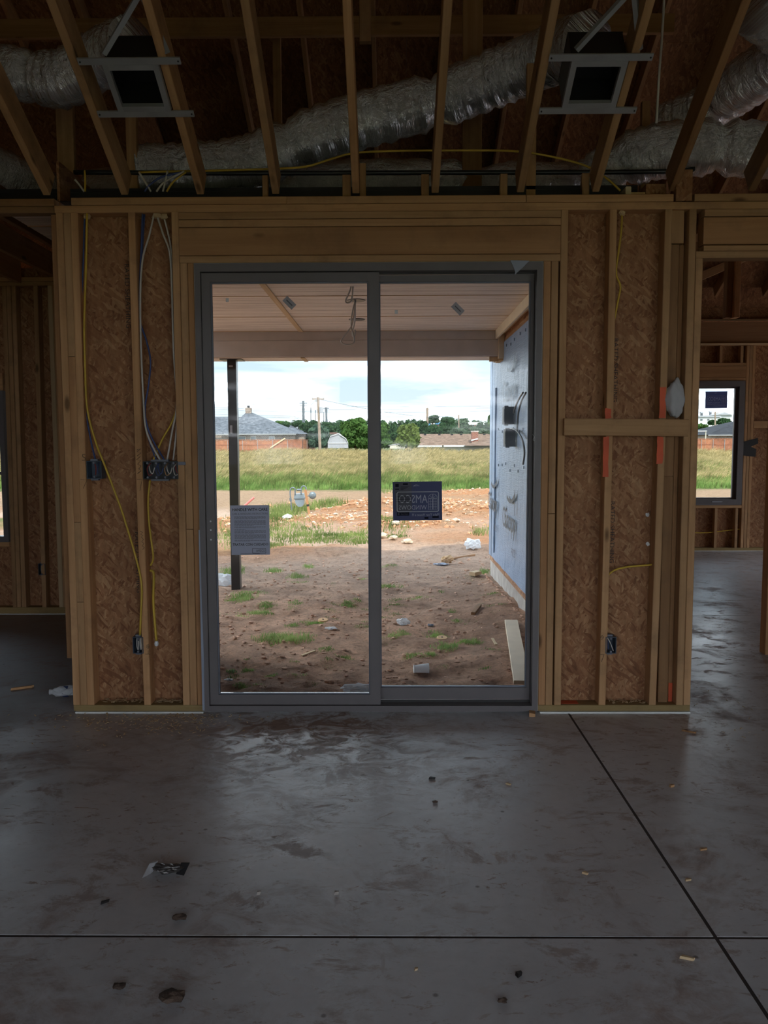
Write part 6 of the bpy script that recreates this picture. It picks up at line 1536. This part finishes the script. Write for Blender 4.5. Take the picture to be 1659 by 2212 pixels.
# far shops and sheds on the rise
def block(px0, px1, py0, py1, Y, mat, label, roofmat=None, roof_px=0, cat='building', dpt=20, name='building', extra=None):
    a, b = D(px0, py1, Y), D(px1, py0, Y); t = thing(name, label, cat, ((a.x + b.x) / 2, Y, a.z))
    s = Y / FPX
    MB().box((a.x, Y, a.z - 6), (b.x, Y + dpt, b.z - roof_px * s)).build('wall', M[mat], t)
    if roofmat: MB().box((a.x - 0.4, Y - 0.5, b.z - roof_px * s), (b.x + 0.4, Y + dpt, b.z)).build('roof', M[roofmat], t)
    for px in (extra or []):
        p = D(px, (py0 + py1) / 2 + 1.5, Y); MB().box((p.x - 2.2 * s, Y - 0.2, p.z - 1.6 * s), (p.x + 2.2 * s, Y - 0.05, p.z + 1.4 * s)).build('window', M['darkglass'], t)
    return t
tb = block(921, 951, 912, 923, 330, 'brick_red', 'far brick shop with blue metal roof and small sign', 'blueroof', 4.5, extra=[930, 943])
p = D(935, 914.5, 329); MB().box((p.x - .8, 328.5, p.z - .35), (p.x + .9, 329.4, p.z + .35)).build('sign', M['sidingw'], tb); p = D(927, 914, 329); MB().box((p.x - .5, 328.5, p.z - 1.2), (p.x + .4, 329.4, p.z + 1.1)).build('sign_panel', M['blueroof'], tb)
block(1005, 1075, 911.5, 924, 360, 'brick_red', 'far long brick building with white wall band at right', 'sidingw', 6, extra=[1012, 1022, 1032, 1045])
block(616, 628, 909, 915, 420, 'sidingw', 'far white building above the grey roof', None, extra=[622])
block(770 - 145, 640, 913, 919, 300, 'sidingg', 'far grey building between the roofs and trees', None)
tw = thing('water_tower', 'tiny white sign tower on the far ridge at left', 'tower', (D(632, 912, 500).x, 500, 8))
p = D(632, 903, 500); MB().box((p.x - 1.6, 499, p.z - 1.3), (p.x + 1.6, 501, p.z + 1.3)).build('tank', M['sidingw'], tw); MB().tube([(p.x, 500, p.z - 1.3), (p.x, 500, 2)], 0.3, 6).build('leg', M['galv'], tw)
block(1508, 1555, 898, 912, 340, 'sidingw', 'far white warehouse seen through the casement window', 'sidingg', 3, extra=[1515, 1530])
bs = block(1552, 1582, 895, 915, 380, 'sidingw', 'far gabled white mill seen through the casement window')
p0, p1, p2 = D(1551, 896, 379), D(1566, 890, 379), D(1583, 896, 379); MB().prism([p0, p1, p2], (0, 12, 0)).build('roof', M['sidingg'], bs)
for px, top, l in ((1515, 893, 'leftmost thin grey silo tower seen through the casement window'), (1534, 891, 'right-hand thin grey silo tower seen through the casement window')):
    t = thing('silo_tower', l, 'tower', (D(px, 910, 400).x, 400, 6)); a, b = D(px, 912, 400), D(px, top, 400)
    MB().box((a.x - .45, 399.5, a.z - 4), (a.x + .45, 400.5, b.z)).build('shaft', M['poledark'], t); MB().box((a.x - .7, 399.2, b.z), (a.x + .7, 400.8, b.z + .7)).build('cap', M['sidingg'], t)
# white pergola left of the dark roof in the casement view
pg_ = thing('patio_cover', 'small white patio cover left of the dark roof through the casement', 'patio cover', (D(1512, 950, 97).x, 97, 0.4))
a, b = D(1500, 932, 97), D(1524, 930.5, 97); MB().box((a.x, 96.5, a.z), (b.x, 99, b.z)).build('roof', M['sidingw'], pg_); MB().box((b.x - .15, 96.6, 0.3), (b.x - .05, 96.7, a.z)).build('post', M['sidingc'], pg_)

# ------------------------------------------------------------------ utility poles and lines
def pole(px0, py0, px1, py1, Y, r, mat, label, arms=(), group='utility poles beyond the field'):
    a, b = D(px0, py0, Y), D(px1, py1, Y); t = thing('utility_pole', label, 'utility pole', (a.x, Y, a.z), group)
    MB().tube([a - Vector((0, 0, 1.5)), b], [r * 1.2, r], 8).build('shaft', M[mat], t)
    for py, w in arms:
        k = (py - py0) / (py1 - py0); c = a.lerp(b, k); MB().box((c.x - w, Y - .1, c.z - .07), (c.x + w, Y + .1, c.z + .07)).build('crossarm', M[mat], t)
    return t, b
t, top = pole(692, 968, 687, 858, 102.5, 0.16, 'polewood', 'tall wooden utility pole with crossarm and transformer before the trees', ((862, 0.75),))
cpx = D(694, 885, 102.3); MB().lathe((cpx.x - .02, 102.2, cpx.z - .45), [(.19, 0), (.22, .1), (.22, .75), (.12, .85)], 12).build('transformer', M['sidingg'], t)
cpx = D(683, 865, 102.4); MB().lathe((cpx.x, 102.3, cpx.z - .15), [(.10, 0), (.12, .1), (.10, .3)], 10).build('insulator', M['galv'], t)
for dx in (-.7, .7): MB().lathe((top.x + dx, 102.5, D(687, 862, 102.5).z + .07), [(.04, 0), (.05, .1), (.02, .16)], 8).build('insulator', M['galv'], t)
pole(656, 930, 655, 866, 210, 0.30, 'poledark', 'tall dark steel pole left of the wooden utility pole', ((871, 1.0), (877, 1.0), (883, 1.0)))
pole(671.5, 915, 671.5, 880, 240, 0.16, 'poledark', 'thin grey pole between the steel pole and the wooden pole')
pole(681.5, 915, 681.5, 886, 330, 0.18, 'poledark', 'short far pole just left of the wooden utility pole')
pole(706, 912, 704.5, 880, 190, 0.26, 'poledark', 'dark pole right of the wooden pole above the trees', ((882, .7),))
pole(699.5, 915, 699.5, 890, 330, 0.18, 'poledark', 'far thin pole right of the wooden pole')
pole(923, 942, 923, 881, 150, 0.20, 'polewood', 'brown utility pole above the brown roof in the right pane', ((884, .5),))
pole(991, 940, 991, 896, 170, 0.12, 'polewood', 'thin utility pole behind the chimney of the brown roof')
pole(1545, 925, 1545, 889, 160, 0.14, 'polewood', 'utility pole under the sticker in the casement window', ((892, .6),))
for k, px in enumerate((711, 716, 720, 724, 728.5, 733, 738, 743, 748, 754)):
    pole(px, 912, px, 893 + (k % 3) * 1.6, 520, 0.16, 'poledark', 'one of the row of tiny far poles on the ridge', (), 'row of tiny poles on the ridge')
def line(a, b, sag, label, r=0.012):
    pts = [a.lerp(b, k / 12) - Vector((0, 0, sag * 4 * (k / 12) * (1 - k / 12))) for k in range(13)]
    tag(MB().tube(pts, r, 4).build('power_line', M['wire']), label, 'power line', 'power lines over the field')
line(D(688, 862, 102.5), D(1000, 905, 160), 0.6, 'power line sloping right from the wooden utility pole', 0.022)
line(D(683, 862, 102.4), D(640, 905, 190), 0.3, 'power line sloping left from the wooden utility pole', 0.018)
for k, (y0, y1, Y) in enumerate(((880, 876, 190), (884, 883, 195), (894, 893, 200), (899, 894, 205), (869, 873, 185))):
    line(D(440, y0, Y), D(1200, y1, Y), 0.8, ['second highest level power line across the sky', 'third level power line across the sky', 'fourth level power line across the sky', 'lowest level power line across the sky', 'highest level power line across the sky'][k], 0.022)

# ------------------------------------------------------------------ trees
def leafmat(name, a, b, c):
    a, b, c = dim(a, .7), dim(b, .7), dim(c, .7)
    g = G(name); v = g.vec('Object'); n = g.noise(v, 0.9, 4); n2 = g.noise(v, 5, 2)
    col = g.mix(g.ramp(n, [(0.35, 0.0), (0.65, 1.0)]), a, b); col = g.mix(g.ramp(n2, [(0.5, 0.0), (0.75, 0.7)]), col, c)
    tr = g.N('ShaderNodeBsdfTranslucent'); g.L(col, tr.inputs[0]); d = g.N('ShaderNodeBsdfDiffuse'); g.L(col, d.inputs[0])
    m = g.N('ShaderNodeMixShader'); m.inputs[0].default_value = 0.25; g.L(d.outputs[0], m.inputs[1]); g.L(tr.outputs[0], m.inputs[2]); g.L(m.outputs[0], g.out.inputs[0]); return g.m
M['leaf_dark'] = leafmat('dark_evergreen_leaves', (0.035, 0.08, 0.035), (0.06, 0.12, 0.05), (0.10, 0.16, 0.07)); M['leaf_mid'] = leafmat('green_leaves', (0.06, 0.13, 0.035), (0.10, 0.19, 0.05), (0.17, 0.26, 0.08))
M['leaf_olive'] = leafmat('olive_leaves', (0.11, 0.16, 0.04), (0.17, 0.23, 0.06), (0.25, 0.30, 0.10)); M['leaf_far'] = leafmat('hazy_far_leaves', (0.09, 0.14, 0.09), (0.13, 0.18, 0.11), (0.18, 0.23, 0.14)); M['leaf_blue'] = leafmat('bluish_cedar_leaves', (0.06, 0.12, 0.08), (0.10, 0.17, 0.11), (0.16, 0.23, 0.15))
M['bark'] = plain('tree_bark', (0.14, 0.10, 0.075), 0.9, var=0.3)
def crown_mesh(name, rx, ry, rz, nleaf, ls, mat, seed, lobes=15, cone=False):
    R = np.random.default_rng(seed); L = []
    for k in range(lobes):
        a = R.uniform(0, 2 * np.pi); t = R.uniform(-0.75, 0.8); rr = R.uniform(0.1, 0.74) * math.sqrt(max(0.05, 1 - t * t))
        if cone: rr *= (1 - (t + 0.75) / 1.7)
        s = R.uniform(0.24, 0.42) * ((1.15 - 0.5 * (t + .75)) if cone else 1.0)
        L.append((rr * math.cos(a), rr * math.sin(a), t * 0.72, s))
    for k in range(5):
        a = k * 1.257 + R.uniform(0, .5); L.append((0.5 * math.cos(a), 0.5 * math.sin(a), -0.62, R.uniform(.33, .42)))
    L.append((0, 0, -0.1, 0.62)); L = np.array(L)
    idx = R.integers(0, len(L), nleaf); d = R.normal(0, 1, (nleaf, 3)); d /= np.linalg.norm(d, axis=1)[:, None]
    rad = R.uniform(0.72, 1.06, nleaf)[:, None]; P_ = (L[idx, :3] + d * L[idx, 3:4] * rad) * np.array([rx, ry, rz])
    nrm = d + R.normal(0, 0.55, (nleaf, 3)); nrm /= np.linalg.norm(nrm, axis=1)[:, None]
    u = np.cross(nrm, R.normal(0, 1, (nleaf, 3))); u /= np.linalg.norm(u, axis=1)[:, None]; v = np.cross(nrm, u)
    s = ls * 1.7 * R.uniform(0.6, 1.3, nleaf)[:, None]
    V = np.stack([P_ - u * s, P_ + v * s * 0.55, P_ + u * s, P_ - v * s * 0.55], 1).reshape(-1, 3)
    F = np.arange(nleaf * 4).reshape(-1, 4)
    # inner mass so that the crown is not see-through
    bm = bmesh.new(); bmesh.ops.create_icosphere(bm, subdivisions=2, radius=1); bv = np.array([q.co[:] for q in bm.verts]); bf = [tuple(q.index for q in f.verts) for f in bm.faces]; bm.free()
    VV = [V]; FF = F.tolist(); b = len(V)
    for x, y, z, q in L:
        VV.append((bv * q * 0.72 * (1 + R.uniform(-.1, .1, (len(bv), 1))) + np.array([x, y, z])) * np.array([rx, ry, rz])); FF += [tuple(i + b for i in f) for f in bf]; b += len(bv)
    V = np.concatenate(VV)
    me = bpy.data.meshes.new(name); me.from_pydata(V.tolist(), [], FF); me.materials.append(mat); return me
def tree(px, pyt, pyb, wpx, Y, mat, label, nleaf=2600, ls=None, seed=1, group='trees beyond the field', name='tree', cone=False, zb=None):
    top, bot = D(px, pyt, Y), D(px, pyb, Y); s = Y / FPX
    g = gz(bot.x, Y) if zb is None else zb
    rx = wpx * s / 2; H = top.z - bot.z; rz = H / 2 / 1.08
    t = thing(name, label, 'tree', (bot.x, Y, g), group)
    me = crown_mesh('crown', rx / 1.05, rx / 1.05, rz, nleaf, ls or max(0.16, 2.2 * s), M[mat], seed, cone=cone)
    o = bpy.data.objects.new('crown', me); o.location = (bot.x, Y, (top.z + bot.z) / 2); lk(o, t)
    MB().tube([(bot.x, Y, g - 0.3), (bot.x, Y, (top.z + bot.z) / 2)], [max(.12, rx * .1), max(.06, rx * .05)], 7).build('trunk', M['bark'], t)
    return t
tree(690, 913, 968, 62, 106, 'leaf_blue', 'bluish green cedar behind the wooden utility pole', 4200, 0.16, 1, cone=False)
tree(676, 904, 955, 44, 118, 'leaf_dark', 'dark tree left of the bluish cedar', 2600, None, 2)
tree(705, 908, 950, 50, 122, 'leaf_dark', 'dark tree rising right behind the bluish cedar', 2600, None, 3)
tree(770, 895, 970, 82, 106, 'leaf_mid', 'large green tree over the gambrel shed', 6500, 0.17, 4)
tree(822, 908, 970, 66, 107, 'leaf_mid', 'green tree straight behind the meeting stile', 4500, 0.17, 5)
tree(878, 912, 970, 66, 106, 'leaf_olive', 'round olive green tree left of the brown roof', 4500, 0.17, 6)
tree(845, 915, 965, 44, 116, 'leaf_dark', 'dark tree between the stile tree and the olive tree', 2200, None, 7)
tree(736, 905, 945, 55, 135, 'leaf_dark', 'dark tree behind the shed and left of the large tree', 2400, None, 8)
tree(660, 911, 935, 46, 150, 'leaf_dark', 'low dark tree above the charcoal roof', 2000, None, 9)
tree(608, 909, 922, 34, 190, 'leaf_mid', 'small tree beside the right slope of the grey roof', 1200, None, 10)
tree(645, 908, 922, 44, 230, 'leaf_dark', 'tree behind the charcoal roof before the steel pole', 1500, None, 11)
tree(618, 912, 926, 28, 170, 'leaf_dark', 'dark bush over the right end of the grey roof', 1200, None, 12)
tree(912, 908, 940, 40, 150, 'leaf_dark', 'dark tree left of the brown utility pole', 2000, None, 13)
tree(940, 916, 940, 52, 145, 'leaf_dark', 'dark bushy tree above the middle of the brown roof', 2200, None, 14)
tree(970, 899, 932, 46, 220, 'leaf_dark', 'tall dark tree right of the blue roofed shop', 2200, None, 15)
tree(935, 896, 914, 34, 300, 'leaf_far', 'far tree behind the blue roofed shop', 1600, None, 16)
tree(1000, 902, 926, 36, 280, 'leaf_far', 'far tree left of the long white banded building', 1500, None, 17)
tree(1037, 912, 924, 14, 320, 'leaf_dark', 'small round tree before the long banded building', 700, None, 18)
tree(1053, 912, 926, 14, 300, 'leaf_dark', 'small dark tree at the right end of the banded building', 700, None, 19)
tree(1064, 884, 925, 26, 230, 'leaf_mid', 'tree peeking past the edge of the wrapped wall', 1400, None, 20)
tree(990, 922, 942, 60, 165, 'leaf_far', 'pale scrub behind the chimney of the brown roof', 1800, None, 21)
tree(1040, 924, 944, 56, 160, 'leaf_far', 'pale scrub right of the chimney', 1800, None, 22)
tree(1515, 912, 940, 34, 120, 'leaf_mid', 'green tree at the left edge of the casement view', 2400, None, 23)
tree(1540, 907, 917, 20, 250, 'leaf_dark', 'small round tree in the middle of the casement view', 1000, None, 24)
tree(1563, 902, 916, 32, 240, 'leaf_dark', 'dark spreading tree above the dark roof in the casement view', 1500, None, 25)
# ridge line of trees far away: alike, told apart by nothing
proto = []
for k in range(5):
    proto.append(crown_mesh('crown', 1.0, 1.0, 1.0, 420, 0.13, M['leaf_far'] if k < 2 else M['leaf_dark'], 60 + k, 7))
trunk_me = None
rr = random.Random(5); n = 0
for Y in (330, 430, 560):
    px = 590.0
    while px < 1120:
        s = Y / FPX; w = rr.uniform(15, 30); topy = {330: 914.5, 430: 910.5, 560: 906.5}[Y] + rr.uniform(-2.5, 3.0)
        if Y == 560 and px < 640: topy += 5
        H = rr.uniform(8, 11); top = D(px, topy, Y)
        t = thing('ridge_tree', 'one of the trees massed along the far ridge', 'tree', (top.x, Y, top.z - H), 'trees massed along the far ridge')
        o = bpy.data.objects.new('crown', proto[n % 5]); o.scale = (w * s * 0.62, w * s * 0.62, H * 0.52); o.rotation_euler = (0, 0, rr.uniform(0, 6)); lk(o, t); o.location = (top.x, Y, top.z - H * 0.5)
        if trunk_me is None: trunk_me = MB().tube([(0, 0, -0.55), (0, 0, 0.2)], [0.05, 0.03], 6); q = trunk_me.build('trunk', M['bark'], t); trunk_me = q.data
        else: q = bpy.data.objects.new('trunk', trunk_me); lk(q, t)
        q.location = (top.x, Y, top.z - H * 0.5); q.scale = (H, H, H)
        px += w * 0.62; n += 1
